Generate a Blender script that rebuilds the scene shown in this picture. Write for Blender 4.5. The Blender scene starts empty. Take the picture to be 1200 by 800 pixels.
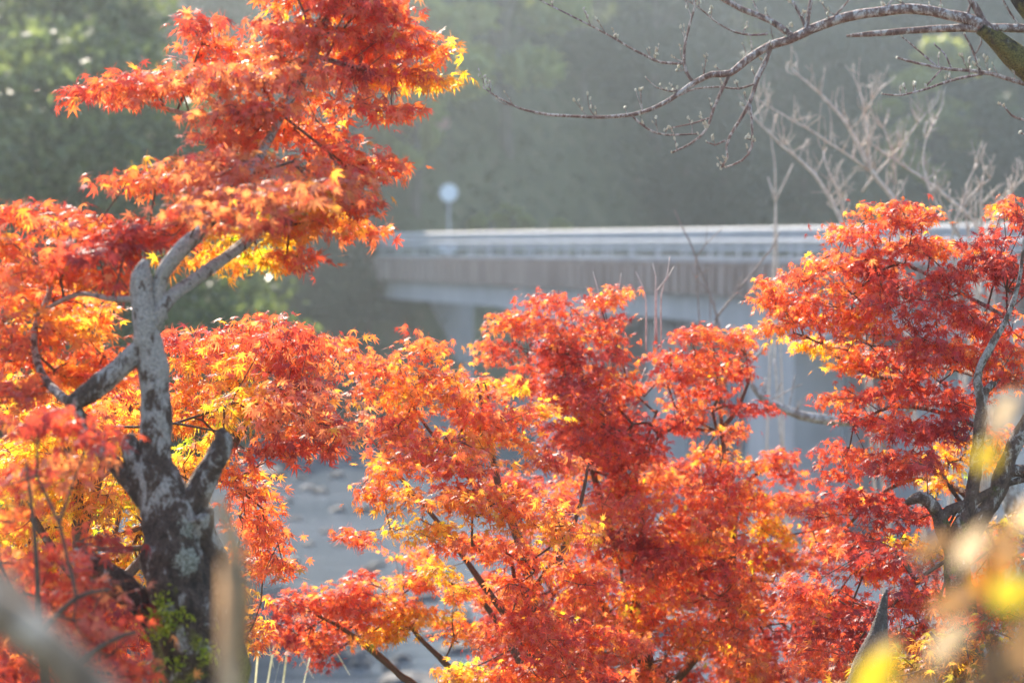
import bpy, math, random
import numpy as np
from mathutils import Vector, Matrix, noise as mnoise

rng = np.random.default_rng(11)
random.seed(11)
sc = bpy.context.scene
COL = sc.collection

# ------------------------------------------------------------------ camera
F = 85.0 / 36.0 * 1200.0
HORIZON = 287.0
PITCH = math.atan((400 - HORIZON) / F)
cam_data = bpy.data.cameras.new("camera")
cam = bpy.data.objects.new("camera", cam_data)
COL.objects.link(cam)
cam.location = (0, 0, 0)
cam.rotation_euler = (math.pi / 2 - PITCH, 0, 0)
cam_data.lens = 85
cam_data.sensor_width = 36
cam_data.clip_start = 0.05
cam_data.clip_end = 2000
cam_data.dof.use_dof = True
cam_data.dof.focus_distance = 6.4
cam_data.dof.aperture_fstop = 3.6
cam_data.dof.aperture_blades = 9
sc.camera = cam

# ------------------------------------------------------------------ light
SUN_EL, SUN_AZ = math.radians(34), math.radians(-20)      # azimuth clockwise from +Y
world = bpy.data.worlds.new("World")
sc.world = world
world.use_nodes = True
wn = world.node_tree.nodes
wl = world.node_tree.links
sky = wn.new("ShaderNodeTexSky")
sky.sky_type = 'NISHITA'
sky.sun_disc = False
sky.sun_elevation = SUN_EL
sky.sun_rotation = SUN_AZ
bgn = wn["Background"]
wl.new(sky.outputs[0], bgn.inputs[0])
bgn.inputs[1].default_value = 0.15
sl = bpy.data.lights.new("sun", 'SUN')
sl.energy = 4.8
sl.angle = math.radians(0.5)
sl.color = (1.0, 0.88, 0.72)
sun = bpy.data.objects.new("sun", sl)
COL.objects.link(sun)
sdir = Vector((math.sin(SUN_AZ) * math.cos(SUN_EL), math.cos(SUN_AZ) * math.cos(SUN_EL), math.sin(SUN_EL)))
sun.rotation_euler = sdir.to_track_quat('Z', 'Y').to_euler()
sun.location = (-30, 60, 60)
sc.view_settings.view_transform = 'Standard'
sc.view_settings.look = 'None'
sc.view_settings.exposure = 1.42
sc.view_settings.gamma = 1
sc.view_settings.use_curve_mapping = False
cy = sc.cycles
cy.use_denoising = True
cy.max_bounces = 8
cy.diffuse_bounces = 3
cy.glossy_bounces = 3
cy.transmission_bounces = 6
cy.transparent_max_bounces = 8
cy.volume_bounces = 1
cy.sample_clamp_indirect = 6
cy.caustics_reflective = False
cy.caustics_refractive = False

# ------------------------------------------------------------------ helpers
CP, SP = math.cos(PITCH), math.sin(PITCH)
def P(px, py, d):
    """world point seen at photo pixel (1200x800) at depth d"""
    x = (px - 600) / F * d
    y = -(py - 400) / F * d
    return np.array((x, d * CP + y * SP, y * CP - d * SP))
def PV(px, py, d):
    return Vector(P(px, py, d))

def tag(o, label=None, cat=None, group=None, kind=None):
    if label: o["label"] = label
    if cat: o["category"] = cat
    if group: o["group"] = group
    if kind: o["kind"] = kind
    return o
def empty(name, loc=(0, 0, 0)):
    o = bpy.data.objects.new(name, None)
    o.location = loc
    o.empty_display_size = 0.1
    COL.objects.link(o)
    return o
def link(name, me, mat=None, parent=None):
    o = bpy.data.objects.new(name, me)
    COL.objects.link(o)
    if mat is not None and not me.materials: me.materials.append(mat)
    if parent is not None:
        o.parent = parent
        if parent.type == 'EMPTY':      # geometry is written in world space
            o.matrix_parent_inverse = Matrix.Translation(parent.location).inverted()
    return o
def np_mesh(name, verts, loops, starts, totals, cols=None, smooth=False):
    me = bpy.data.meshes.new(name)
    nv, nl, npol = len(verts), len(loops), len(starts)
    me.vertices.add(nv)
    me.vertices.foreach_set("co", np.ascontiguousarray(verts, np.float32).ravel())
    me.loops.add(nl)
    me.loops.foreach_set("vertex_index", np.ascontiguousarray(loops, np.int32))
    me.polygons.add(npol)
    me.polygons.foreach_set("loop_start", np.ascontiguousarray(starts, np.int32))
    me.update(calc_edges=True)
    if cols is not None:
        a = me.color_attributes.new("tint", 'FLOAT_COLOR', 'POINT')
        c = np.ones((nv, 4), np.float32); c[:, :3] = cols
        a.data.foreach_set("color", c.ravel())
    me.polygons.foreach_set("use_smooth", np.full(npol, smooth))
    me.validate()
    return me

class MB:
    """collects quads / tris in plain lists"""
    def __init__(s): s.v = []; s.f = []
    def add(s, vs, fs):
        b = len(s.v); s.v += [tuple(v) for v in vs]; s.f += [tuple(b + i for i in f) for f in fs]
    def box(s, c, sx, sy, sz, ux=(1, 0, 0), uy=(0, 1, 0), uz=(0, 0, 1)):
        c = Vector(c); ux, uy, uz = Vector(ux) * sx / 2, Vector(uy) * sy / 2, Vector(uz) * sz / 2
        vs = [c + a * ux + b * uy + d * uz for d in (-1, 1) for b in (-1, 1) for a in (-1, 1)]
        s.add(vs, [(0, 2, 3, 1), (4, 5, 7, 6), (0, 1, 5, 4), (2, 6, 7, 3), (0, 4, 6, 2), (1, 3, 7, 5)])
    def tube(s, pts, rad, sides=8, caps=True):
        pts = [Vector(p) for p in pts]; n = len(pts)
        if not hasattr(rad, '__len__'): rad = [rad] * n
        up = Vector((0, 0, 1)) if abs((pts[-1] - pts[0]).normalized().z) < .9 else Vector((1, 0, 0))
        b = len(s.v)
        for i, p in enumerate(pts):
            t = (pts[min(i + 1, n - 1)] - pts[max(i - 1, 0)]).normalized()
            a = t.cross(up).normalized(); c = a.cross(t)
            for k in range(sides):
                w = 2 * math.pi * k / sides
                s.v.append(tuple(p + rad[i] * (math.cos(w) * a + math.sin(w) * c)))
        for i in range(n - 1):
            for k in range(sides):
                k2 = (k + 1) % sides
                s.f.append((b + i * sides + k, b + i * sides + k2, b + (i + 1) * sides + k2, b + (i + 1) * sides + k))
        if caps:
            s.f.append(tuple(b + k for k in range(sides))); s.f.append(tuple(b + (n - 1) * sides + k for k in reversed(range(sides))))
    def build(s, name, mat, parent=None, smooth=False):
        me = bpy.data.meshes.new(name)
        me.from_pydata(s.v, [], s.f); me.update()
        if smooth: me.polygons.foreach_set("use_smooth", [True] * len(me.polygons))
        return link(name, me, mat, parent)

# ------------------------------------------------------------------ materials
def new_mat(name):
    m = bpy.data.materials.new(name); m.use_nodes = True
    nt = m.node_tree; nt.nodes.clear()
    out = nt.nodes.new("ShaderNodeOutputMaterial")
    return m, nt, out
def N(nt, t, **kw):
    n = nt.nodes.new(t)
    for k, v in kw.items():
        if k.startswith("i_"):
            key = k[2:]; key = int(key) if key.isdigit() else key.replace("_", " ")
            n.inputs[key].default_value = v
        else: setattr(n, k, v)
    return n
def ramp(nt, fac, stops):
    r = nt.nodes.new("ShaderNodeValToRGB")
    e = r.color_ramp.elements
    e[0].position, e[0].color = stops[0][0], (*stops[0][1], 1)
    e[1].position, e[1].color = stops[-1][0], (*stops[-1][1], 1)
    for p, c in stops[1:-1]:
        x = e.new(p); x.color = (*c, 1)
    nt.links.new(fac, r.inputs[0]); return r
def noise_node(nt, scale, detail=4, rough=.55, vec=None, dist=0):
    n = N(nt, "ShaderNodeTexNoise", i_Scale=scale, i_Detail=detail, i_Roughness=rough, i_Distortion=dist)
    if vec is None:
        g = nt.nodes.new("ShaderNodeNewGeometry"); vec = g.outputs["Position"]
    nt.links.new(vec, n.inputs["Vector"]); return n
def bumped(nt, p, h, strength=.4, dist=.02):
    b = N(nt, "ShaderNodeBump", i_Strength=strength, i_Distance=dist)
    nt.links.new(h, b.inputs["Height"]); nt.links.new(b.outputs[0], p.inputs["Normal"])

def leaf_material(name, trans=.64, gloss=.30, tg=2.3, rough=.42, pink_veil=.22):
    m, nt, out = new_mat(name); L = nt.links.new
    at = N(nt, "ShaderNodeAttribute", attribute_name="tint")
    ns = noise_node(nt, 160, 2)
    hv = N(nt, "ShaderNodeHueSaturation")
    mr = N(nt, "ShaderNodeMapRange"); mr.inputs[1].default_value = .3; mr.inputs[2].default_value = .7
    mr.inputs[3].default_value = .75; mr.inputs[4].default_value = 1.2
    L(ns.outputs[0], mr.inputs[0]); L(mr.outputs[0], hv.inputs["Value"]); L(at.outputs["Color"], hv.inputs["Color"])
    p = N(nt, "ShaderNodeBsdfPrincipled", i_Roughness=rough)
    p.inputs["Specular IOR Level"].default_value = gloss
    pale = N(nt, "ShaderNodeMix", data_type='RGBA'); pale.inputs[0].default_value = pink_veil; pale.inputs[7].default_value = (.80, .44, .45, 1)  # waxy leaf paleness, plus pink veiling glare put into the base colour
    L(hv.outputs[0], pale.inputs[6]); L(pale.outputs[2], p.inputs["Base Color"])
    tr = N(nt, "ShaderNodeBsdfTranslucent")
    mul = N(nt, "ShaderNodeMix", data_type='RGBA', blend_type='MULTIPLY'); mul.inputs[0].default_value = 1
    mul.inputs[7].default_value = (1.42, tg, .7, 1)
    L(hv.outputs[0], mul.inputs[6]); L(mul.outputs[2], tr.inputs[0])
    mx = N(nt, "ShaderNodeMixShader"); mx.inputs[0].default_value = trans
    L(p.outputs[0], mx.inputs[1]); L(tr.outputs[0], mx.inputs[2]); L(mx.outputs[0], out.inputs[0])
    return m

def bark_material(name, dark, mid, pale, scale=30, pale_amt=.5, moss=None, moss_z=None, spots=(), bump=.6):
    m, nt, out = new_mat(name); L = nt.links.new
    g = nt.nodes.new("ShaderNodeNewGeometry"); pos = g.outputs["Position"]
    mp = N(nt, "ShaderNodeMapping"); mp.inputs["Scale"].default_value = (1, 1, .55); L(pos, mp.inputs[0])
    n1 = noise_node(nt, scale, 8, .72, mp.outputs[0], .45)
    n2 = noise_node(nt, scale * 5, 4, .6, pos)
    fac1 = n1.outputs[0]
    if moss:
        s0 = nt.nodes.new("ShaderNodeSeparateXYZ"); L(pos, s0.inputs[0])
        m0 = N(nt, "ShaderNodeMapRange"); m0.inputs[1].default_value = moss_z[0] + .25; m0.inputs[2].default_value = moss_z[1] + .35
        m0.inputs[3].default_value = -.07; m0.inputs[4].default_value = .085; L(s0.outputs[2], m0.inputs[0])
        nb = noise_node(nt, 6, 2, .5, pos); mb_ = N(nt, "ShaderNodeMath", operation='MULTIPLY_ADD'); L(nb.outputs[0], mb_.inputs[0]); mb_.inputs[1].default_value = .22; mb_.inputs[2].default_value = -.11
        a0 = N(nt, "ShaderNodeMath", operation='ADD'); L(fac1, a0.inputs[0]); L(m0.outputs[0], a0.inputs[1])
        a1 = N(nt, "ShaderNodeMath", operation='ADD'); L(a0.outputs[0], a1.inputs[0]); L(mb_.outputs[0], a1.inputs[1]); fac1 = a1.outputs[0]
    r1 = ramp(nt, fac1, [(.30, dark), (.47, mid), (pale_amt, mid), (pale_amt + .06, pale), (1, pale)])
    r2 = ramp(nt, n2.outputs[0], [(.3, (.55, .55, .55)), (.7, (1.25, 1.25, 1.25))])
    mu = N(nt, "ShaderNodeMix", data_type='RGBA', blend_type='MULTIPLY'); mu.inputs[0].default_value = 1
    L(r1.outputs[0], mu.inputs[6]); L(r2.outputs[0], mu.inputs[7]); col = mu.outputs[2]
    if moss:
        sx = nt.nodes.new("ShaderNodeSeparateXYZ"); L(pos, sx.inputs[0])
        n3 = noise_node(nt, scale * .6, 5, .6, pos)
        mr = N(nt, "ShaderNodeMapRange"); mr.inputs[1].default_value = moss_z[0]; mr.inputs[2].default_value = moss_z[1]
        mr.inputs[3].default_value = .18; mr.inputs[4].default_value = -.25
        L(sx.outputs[2], mr.inputs[0])
        ad = N(nt, "ShaderNodeMath", operation='ADD'); L(mr.outputs[0], ad.inputs[0]); L(n3.outputs[0], ad.inputs[1])
        r3 = ramp(nt, ad.outputs[0], [(.54, (0, 0, 0)), (.66, (1, 1, 1))])
        rm = ramp(nt, n2.outputs[0], [(.35, tuple(c * .35 for c in moss)), (.65, moss)])
        mm = N(nt, "ShaderNodeMix", data_type='RGBA'); L(r3.outputs[0], mm.inputs[0]); L(col, mm.inputs[6]); L(rm.outputs[0], mm.inputs[7]); col = mm.outputs[2]
    for (c, r) in spots:
        vd = N(nt, "ShaderNodeVectorMath", operation='DISTANCE'); L(pos, vd.inputs[0]); vd.inputs[1].default_value = tuple(c)
        n4 = noise_node(nt, 75, 6, .75, pos)
        ma = N(nt, "ShaderNodeMath", operation='MULTIPLY_ADD'); L(n4.outputs[0], ma.inputs[0]); ma.inputs[1].default_value = r * 2.2; L(vd.outputs["Value"], ma.inputs[2])
        lt = N(nt, "ShaderNodeMapRange"); lt.inputs[1].default_value = r * 1.80; lt.inputs[2].default_value = r * 1.95
        lt.inputs[3].default_value = 1; lt.inputs[4].default_value = 0
        L(ma.outputs[0], lt.inputs[0])
        rp = ramp(nt, n2.outputs[0], [(.38, (.16, .15, .11)), (.6, (.52, .49, .41))])
        mm = N(nt, "ShaderNodeMix", data_type='RGBA'); L(lt.outputs[0], mm.inputs[0]); L(col, mm.inputs[6]); L(rp.outputs[0], mm.inputs[7]); col = mm.outputs[2]
    p = N(nt, "ShaderNodeBsdfPrincipled", i_Roughness=.85)
    L(col, p.inputs["Base Color"])
    ad2 = N(nt, "ShaderNodeMath", operation='ADD'); L(n1.outputs[0], ad2.inputs[0]); L(n2.outputs[0], ad2.inputs[1])
    bumped(nt, p, ad2.outputs[0], bump, .018)
    L(p.outputs[0], out.inputs[0]); return m

def plain(name, c1, c2, scale=3, rough=.8, bump=.3, dist=.02, metallic=0, vecscale=None):
    m, nt, out = new_mat(name); L = nt.links.new
    vec = None
    if vecscale:
        g = nt.nodes.new("ShaderNodeNewGeometry"); mp = N(nt, "ShaderNodeMapping"); mp.inputs["Scale"].default_value = vecscale
        L(g.outputs["Position"], mp.inputs[0]); vec = mp.outputs[0]
    n = noise_node(nt, scale, 6, .6, vec)
    r = ramp(nt, n.outputs[0], [(.32, c1), (.68, c2)])
    p = N(nt, "ShaderNodeBsdfPrincipled", i_Roughness=rough, i_Metallic=metallic)
    L(r.outputs[0], p.inputs["Base Color"])
    if bump: bumped(nt, p, n.outputs[0], bump, dist)
    L(p.outputs[0], out.inputs[0]); return m

M_leaf = leaf_material("maple_leaf")
M_farleaf = leaf_material("far_leaf", .5, .6, 1.4, .35, 0)
M_twig = bark_material("maple_twig", (.05, .03, .022), (.14, .085, .06), (.24, .19, .16), 60, .62, bump=.3)
M_graybark = bark_material("gray_branch_bark", (.16, .11, .09), (.34, .26, .22), (.64, .58, .54), 45, .50, bump=.4)
M_cherry = bark_material("cherry_bark", (.08, .045, .035), (.28, .17, .14), (.60, .52, .48), 55, .50, bump=.5)
M_farbark = plain("far_bark", (.05, .04, .03), (.14, .11, .09), 2)
M_concrete = plain("bridge_concrete", (.31, .295, .30), (.46, .44, .445), .9, .85, .2, .02, vecscale=(1, 1, .25))
M_stained = plain("stained_concrete", (.21, .14, .115), (.42, .32, .28), 1.4, .9, .2, .02, vecscale=(1.6, 1.6, .12))
M_steel = plain("painted_rail_steel", (.38, .38, .40), (.50, .50, .52), 2, .65, .05)
M_rock = plain("river_rock", (.035, .035, .04), (.13, .13, .14), 2.5, .8, .8, .15)
M_asphalt = plain("asphalt", (.045, .045, .05), (.07, .07, .075), 8, .9, .2)

# ------------------------------------------------------------------ terrain
def sst(a, b, x):
    t = np.clip((x - a) / (b - a), 0, 1); return t * t * (3 - 2 * t)
def far_bank(x):
    return 101 + 24 * sst(-6, 10, x) + 3 * np.sin(x * .11)
def ground_h(x, y):
    x = np.asarray(x, float); y = np.asarray(y, float)
    z = -1.65 - 6.0 * sst(3.0, 25, y) - .9 * sst(25, 54, y)
    z = z - .55 * sst(50, 60, y)
    fb = far_bank(x)
    z = z + 8.1 * sst(fb - 1, fb + 6, y)
    s = np.clip(y - fb - 16, 0, None)
    z = z + 34 * (1 - np.exp(-s / 48.0)) 
    z = z + .25 * np.sin(x * .9 + y * .35) * sst(6, 20, y) * (1 - sst(fb, fb + 8, y)) * .6
    z = z + 1.2 * np.sin(x * .13 + 1) * np.sin(y * .09) * sst(fb + 10, fb + 40, y)
    # right hand side: land under the near end of the bridge
    z = z + 6.9 * sst(15, 22, x + (y - 40) * .3636) * (1 - sst(44, 62, y)) * sst(8, 24, y)
    return z
def build_ground():
    xs = np.concatenate([np.linspace(-420, -60, 30, endpoint=False), np.linspace(-60, 60, 200, endpoint=False), np.linspace(60, 420, 31)])
    ys = np.concatenate([np.linspace(-60, 0, 12, endpoint=False), np.linspace(0, 150, 260, endpoint=False), np.linspace(150, 700, 70)])
    X, Y = np.meshgrid(xs, ys)
    Z = ground_h(X, Y)
    nz = np.array([mnoise.noise(Vector((a * .5, b * .5, 0))) for a, b in zip(X.ravel(), Y.ravel())]).reshape(X.shape)
    Z = Z + nz * .18 * sst(2, 12, Y)
    V = np.stack([X, Y, Z], -1).reshape(-1, 3)
    nx, ny = len(xs), len(ys)
    i, j = np.meshgrid(np.arange(nx - 1), np.arange(ny - 1))
    a = (j * nx + i).ravel()
    q = np.stack([a, a + 1, a + nx + 1, a + nx], -1)
    me = np_mesh("ground", V, q.ravel(), np.arange(len(q)) * 4, None, smooth=True)
    m, nt, out = new_mat("ground_soil"); L = nt.links.new
    g = nt.nodes.new("ShaderNodeNewGeometry"); sx = nt.nodes.new("ShaderNodeSeparateXYZ"); L(g.outputs["Position"], sx.inputs[0])
    n1 = noise_node(nt, .6, 8, .65); n2 = noise_node(nt, 5, 6, .7)
    soil = ramp(nt, n1.outputs[0], [(.35, (.05, .055, .025)), (.55, (.09, .10, .04)), (.7, (.16, .12, .07))])
    grav = ramp(nt, n2.outputs[0], [(.3, (.10, .10, .10)), (.7, (.36, .35, .35))])
    mr = N(nt, "ShaderNodeMapRange"); mr.inputs[1].default_value = -7.4; mr.inputs[2].default_value = -6.6
    L(sx.outputs[2], mr.inputs[0])
    mx = N(nt, "ShaderNodeMix", data_type='RGBA'); L(mr.outputs[0], mx.inputs[0]); L(grav.outputs[0], mx.inputs[6]); L(soil.outputs[0], mx.inputs[7])
    p = N(nt, "ShaderNodeBsdfPrincipled", i_Roughness=.95); L(mx.outputs[2], p.inputs["Base Color"])
    bumped(nt, p, n2.outputs[0], .8, .1); L(p.outputs[0], out.inputs[0])
    tag(link("ground", me, m), kind="structure")
build_ground()

def build_water():
    m, nt, out = new_mat("river_water"); L = nt.links.new
    g = nt.nodes.new("ShaderNodeNewGeometry")
    mp = N(nt, "ShaderNodeMapping"); mp.inputs["Scale"].default_value = (.55, 1.0, 1); L(g.outputs["Position"], mp.inputs[0])
    n1 = noise_node(nt, .9, 6, .62, mp.outputs[0], .8)
    n2 = noise_node(nt, .12, 3, .5, mp.outputs[0])
    col = ramp(nt, n2.outputs[0], [(.35, (.08, .11, .15)), (.62, (.15, .18, .225))])
    p = N(nt, "ShaderNodeBsdfPrincipled", i_Roughness=.16); L(col.outputs[0], p.inputs["Base Color"])
    p.inputs["IOR"].default_value = 1.33
    bumped(nt, p, n1.outputs[0], .30, .16)
    L(p.outputs[0], out.inputs[0])
    mb = MB(); mb.add([(-400, 30, -8), (400, 30, -8), (400, 160, -8), (-400, 160, -8)], [(0, 1, 2, 3)])
    tag(mb.build("river", m), kind="structure")
build_water()

# ------------------------------------------------------------------ bridge
BU = Vector((-.3417, .9398, 0)); BN = Vector((-.9398, -.3417, 0)); UZ = Vector((0, 0, 1))
def bpt(Y, z=0, off=0):
    """point on the camera-side edge line of the bridge at depth Y; off = metres behind that edge"""
    return Vector((1.17 - .3636 * (Y - 83), Y, z)) - BN * off
def build_bridge():
    root = empty("bridge", bpt(72, -8))
    tag(root, "grey concrete road bridge with ribbed parapet and pale metal railing crossing the river", "bridge")
    Y0, Y1 = 34.0, 104.0
    L = (Y1 - Y0) / .9398
    mid = (Y0 + Y1) / 2
    W = 5.2
    d = MB(); d.box(bpt(mid, -.62, W / 2), W - .5, L, .26, -BN, BU, UZ); d.build("deck", M_concrete, root)
    r = MB(); r.box(bpt(mid, -.485, W / 2), W - .9, L + 18, .02, -BN, BU, UZ); r.build("road_surface", M_asphalt, root)
    for side in (0, 1):
        off = .12 if side == 0 else W - .12
        f = MB(); f.box(bpt(mid, -.98, off), .2, L, .98, -BN, BU, UZ)
        o = -.06 if side == 0 else W + .06
        n = int(L / .65)
        for i in range(n):
            Y = Y0 + .3 + (Y1 - Y0 - .6) * i / (n - 1)
            f.box(bpt(Y, -1.0, o), .26, .30, .86, -BN, BU, UZ)
        par = f.build("parapet", M_stained, root)
        c = MB(); c.box(bpt(mid, -.43, off), .40, L, .12, -BN, BU, UZ)
        c.build("coping", M_concrete, par)
        g = MB()        # haunched girder
        nn = 80; vs = []
        piers = (83.5, 67.2, 50.5)
        for i in range(nn + 1):
            Y = Y0 + (Y1 - Y0) * i / nn
            h = max(math.exp(-((Y - q) / 2.6) ** 2) for q in piers)
            zb = -2.25 - .95 * h
            for (oo, z) in ((0, -1.50), (0, zb), (.45, zb), (.45, -1.50)):
                vs.append(bpt(Y, z, (.32 if side == 0 else W - .77) + oo))
        fs = []
        for i in range(nn):
            for k in range(4):
                a = i * 4 + k; b2 = i * 4 + (k + 1) % 4
                fs.append((a, b2, b2 + 4, a + 4))
        fs += [(0, 1, 2, 3), (nn * 4 + 3, nn * 4 + 2, nn * 4 + 1, nn * 4)]
        g.add(vs, fs); g.build("girder", M_concrete, root)
        oo = .12 if side == 0 else W - .12
        np_ = 34
        rl = MB()
        for z, rr in ((.42, .075), (.30, .05), (.10, .10), (-.12, .06)):
            rl.tube([bpt(Y0, z, oo), bpt(Y1, z, oo)], rr, 8)
        ra = rl.build("railing", M_steel, root)
        for i in range(np_):
            Y = Y0 + .2 + (Y1 - Y0 - .4) * i / (np_ - 1)
            p = MB(); p.box(bpt(Y, .005, oo + (.075 if side == 0 else -.075)),   .05, .14, .79, -BN, BU, UZ); p.build("railing_post", M_steel, ra)
    s = MB(); s.box(bpt(mid, -1.58, W / 2), W - 1.7, L, .12, -BN, BU, UZ); s.build("soffit_slab", M_concrete, root)
    for q in (83.5, 67.2, 50.5):
        for off in (1.05, W - 1.05):
            p = MB(); p.box(bpt(q, -5.75, off), 1.5, 2.9, 6.2, -BN, BU, UZ); p.build("pier", M_concrete, root)
        p = MB(); p.box(bpt(q, -2.62, W / 2), W - 1.56, 1.6, .5, -BN, BU, UZ); p.build("cross_beam", M_concrete, root)
    a = MB(); a.box(bpt(105.5, -4.6, W / 2), W, 2.6, 8.2, -BN, BU, UZ); a.build("abutment", M_concrete, root)
    a = MB(); a.box(bpt(32.6, -4.9, W / 2), W, 2.6, 8.6, -BN, BU, UZ); a.build("abutment", M_stained, root)
build_bridge()

# road signs beyond the bridge end, poles
def disc(mb, c, r, n, thick=.02, k=28):
    c = Vector(c); n = Vector(n).normalized(); a = n.cross(UZ).normalized(); b = a.cross(n)
    vs = []
    for s in (-1, 1):
        vs += [c + n * thick / 2 * s + r * (math.cos(2 * math.pi * i / k) * a + math.sin(2 * math.pi * i / k) * b) for i in range(k)]
    mb.add(vs, [tuple(range(k)), tuple(reversed(range(k, 2 * k)))] + [(i, (i + 1) % k, k + (i + 1) % k, k + i) for i in range(k)])
M_sign = plain("sign_back_aluminium", (.62, .66, .72), (.72, .76, .80), 2, .45, .02)
M_pink = plain("faded_sign_paint", (.50, .25, .22), (.62, .36, .33), 2, .6, .02)
def round_sign():
    b = PV(526, 275, 106); b.z = float(ground_h(b.x, b.y))
    root = empty("road_sign", b)
    tag(root, "round pale road sign on a thin post at the far end of the bridge", "road sign")
    top = PV(526, 226, 106)
    m = MB(); m.tube([(top.x, top.y + .05, b.z - .1), (top.x, top.y + .05, top.z)], .06, 10); m.build("post", M_steel, root)
    m = MB(); disc(m, top, .42, (0.1, -1, 0)); m.build("sign_plate", M_steel, root)
    m = MB(); disc(m, top + Vector((0, -.02, 0)), .36, (0.1, -1, 0), .012); m.build("sign_face", M_sign, root)
    m = MB(); m.box(top + Vector((0, .03, .02)), .3, .03, .07); m.build("bracket", M_steel, root)
    q = PV(524, 289, 101)
    m = MB(); m.box(q, .75, .04, .45); m.box(q + Vector((0, .06, -.5)), .08, .08, 1.6)
    o = m.build("delineator_board", M_sign)
    tag(o, "small square pale board at the far end of the bridge railing under the round sign", "marker board")
    b = PV(528, 265, 122); b.z = float(ground_h(b.x, b.y))
    root = empty("warning_sign", b)
    tag(root, "faded pink arrow shaped sign high on a pole above the round sign", "sign")
    t = PV(514, 145, 122)
    m = MB(); m.tube([(b.x, b.y, b.z - .1), (b.x, b.y, P(528, 138, 122)[2])], .045, 10); m.build("post", M_farbark, root)
    m = MB(); w, h = .62, .38
    vs = [(-w * 1.1, 0), (-w * .5, h), (w * .8, h * .8), (w, -h * .2), (w * .3, -h), (-w * .6, -h * .7)]
    P0 = [t + Vector((x, -.09, y)) for x, y in vs] + [t + Vector((x, -.06, y)) for x, y in vs]
    n = len(vs)
    m.add(P0, [tuple(reversed(range(n))), tuple(range(n, 2 * n))] + [(i, (i + 1) % n, n + (i + 1) % n, n + i) for i in range(n)])
    m.build("sign_plate", M_pink, root)
    for px, top_y, d, r, lab in ((583, 60, 138, .22, "pale utility pole among dark trees right of the arrow sign"),
                                 (157, -40, 128, .2, "pale utility pole between the green and orange trees at upper left")):
        b = PV(px, 250, d); b.z = float(ground_h(b.x, b.y)) - .1
        t = PV(px, top_y, d)
        root = empty("utility_pole", b); tag(root, lab, "utility pole")
        m = MB(); m.tube([b, (b.x, b.y, t.z)], [r, r * .75], 12); m.build("pole", M_concrete, root)
        m = MB(); m.box((b.x, b.y - .2, t.z - .6), 1.8, .1, .12); m.build("crossarm", M_steel, root)
        for s in (-.7, 0.05, .7):
            m = MB(); m.tube([(b.x + s, b.y - .2, t.z - .54), (b.x + s, b.y - .2, t.z - .3)], [.06, .04], 8); m.build("insulator", M_sign, root)
round_sign()

# ------------------------------------------------------------------ background trees
def unit(v): return v / np.maximum(np.linalg.norm(v, axis=-1, keepdims=True), 1e-9)
def quads_cloud(centers, size, tints, nrm_up=.3):
    n = len(centers)
    nr = unit(rng.normal(size=(n, 3)) + np.array((0, 0, nrm_up)))
    a = unit(np.cross(nr, rng.normal(size=(n, 3)))); b = np.cross(nr, a)
    s = (size * rng.uniform(.6, 1.3, n))[:, None]
    # pointed leaf-like diamonds, slightly folded
    v = np.stack([centers - a * s, centers - b * s * .45 + nr * s * .12, centers + a * s, centers + b * s * .45 + nr * s * .12], 1).reshape(-1, 3)
    return v, np.repeat(tints, 4, axis=0)
def cloud_mesh(name, v, c):
    n = len(v) // 4
    return np_mesh(name, v, np.arange(n * 4), np.arange(n) * 4, None, c)
def tree_meshes(kind, seed, H=9.0):
    r = np.random.default_rng(seed)
    trunk = MB(); pts = [Vector((0, 0, -.4))]
    cen = []; 
    thin = .45 if seed in (12, 13) else 1.0
    if kind == "conifer":
        trunk.tube([(0, 0, -.5), (.05, 0, H * .5), (0, 0, H * .97)], [.2, .13, .02], 8)
        for z in np.arange(H * .12, H * .97, H * .045):
            R = (1 - z / H) ** .8 * H * .27 + .25
            k = 7
            for q in range(k):
                w = r.uniform(0, 2 * math.pi); RR = R * r.uniform(.7, 1.12)
                trunk.tube([(0, 0, z), (math.cos(w) * RR * .5, math.sin(w) * RR * .5, z + .05), (math.cos(w) * RR, math.sin(w) * RR, z - .2 * RR)], [.035, .02, .008], 4, False)
                m = int(34 * RR / 2) + 10
                t = r.uniform(.15, 1, m) ** .7
                off = r.normal(size=(m, 3)) * np.array((.26, .26, .09)) * (RR / 2 + .3)
                cen.append(np.stack([math.cos(w) * RR * t, math.sin(w) * RR * t, z + .08 - .22 * RR * t * t], -1) + off)
    else:
        hh = H * .42
        trunk.tube([(0, 0, -.5), (.1, .05, hh * .5), (-.05, .1, hh), (0, 0, H * .8)], [.24 * thin, .18 * thin, .13 * thin, .03], 8)
        for i in range(26 if thin == 1 else 60):
            w = r.uniform(0, 2 * math.pi); u = r.uniform(0, 1)
            z = H * (.22 + .74 * u); R = H * .30 * math.sin(math.pi * (.12 + .80 * u)) ** .7 * r.uniform(.45, 1.05)
            c = np.array((math.cos(w) * R, math.sin(w) * R, z))
            trunk.tube([(0, 0, z * .72), tuple(c * np.array((.5, .5, 1)) - np.array((0, 0, .25))), tuple(c)], [.07, .04, .01], 5, False)
            m = int(r.uniform(110, 220)); rad = r.uniform(.5, 1.1) * H / 9
            q = unit(r.normal(size=(m, 3))) * (r.uniform(.35, 1, m) ** .5)[:, None] * rad * np.array((1.15, 1.15, .6))
            cen.append(c + q)
    return trunk, np.concatenate(cen)
TINTS = {"dark": ((.012, .026, .012), (.032, .055, .020)), "mid": ((.05, .09, .03), (.16, .21, .06)),
         "light": ((.16, .21, .05), (.40, .42, .12)), "gold": ((.30, .15, .04), (.60, .34, .08)), "pine": ((.035, .06, .025), (.17, .21, .09))}
protos = {}
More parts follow.
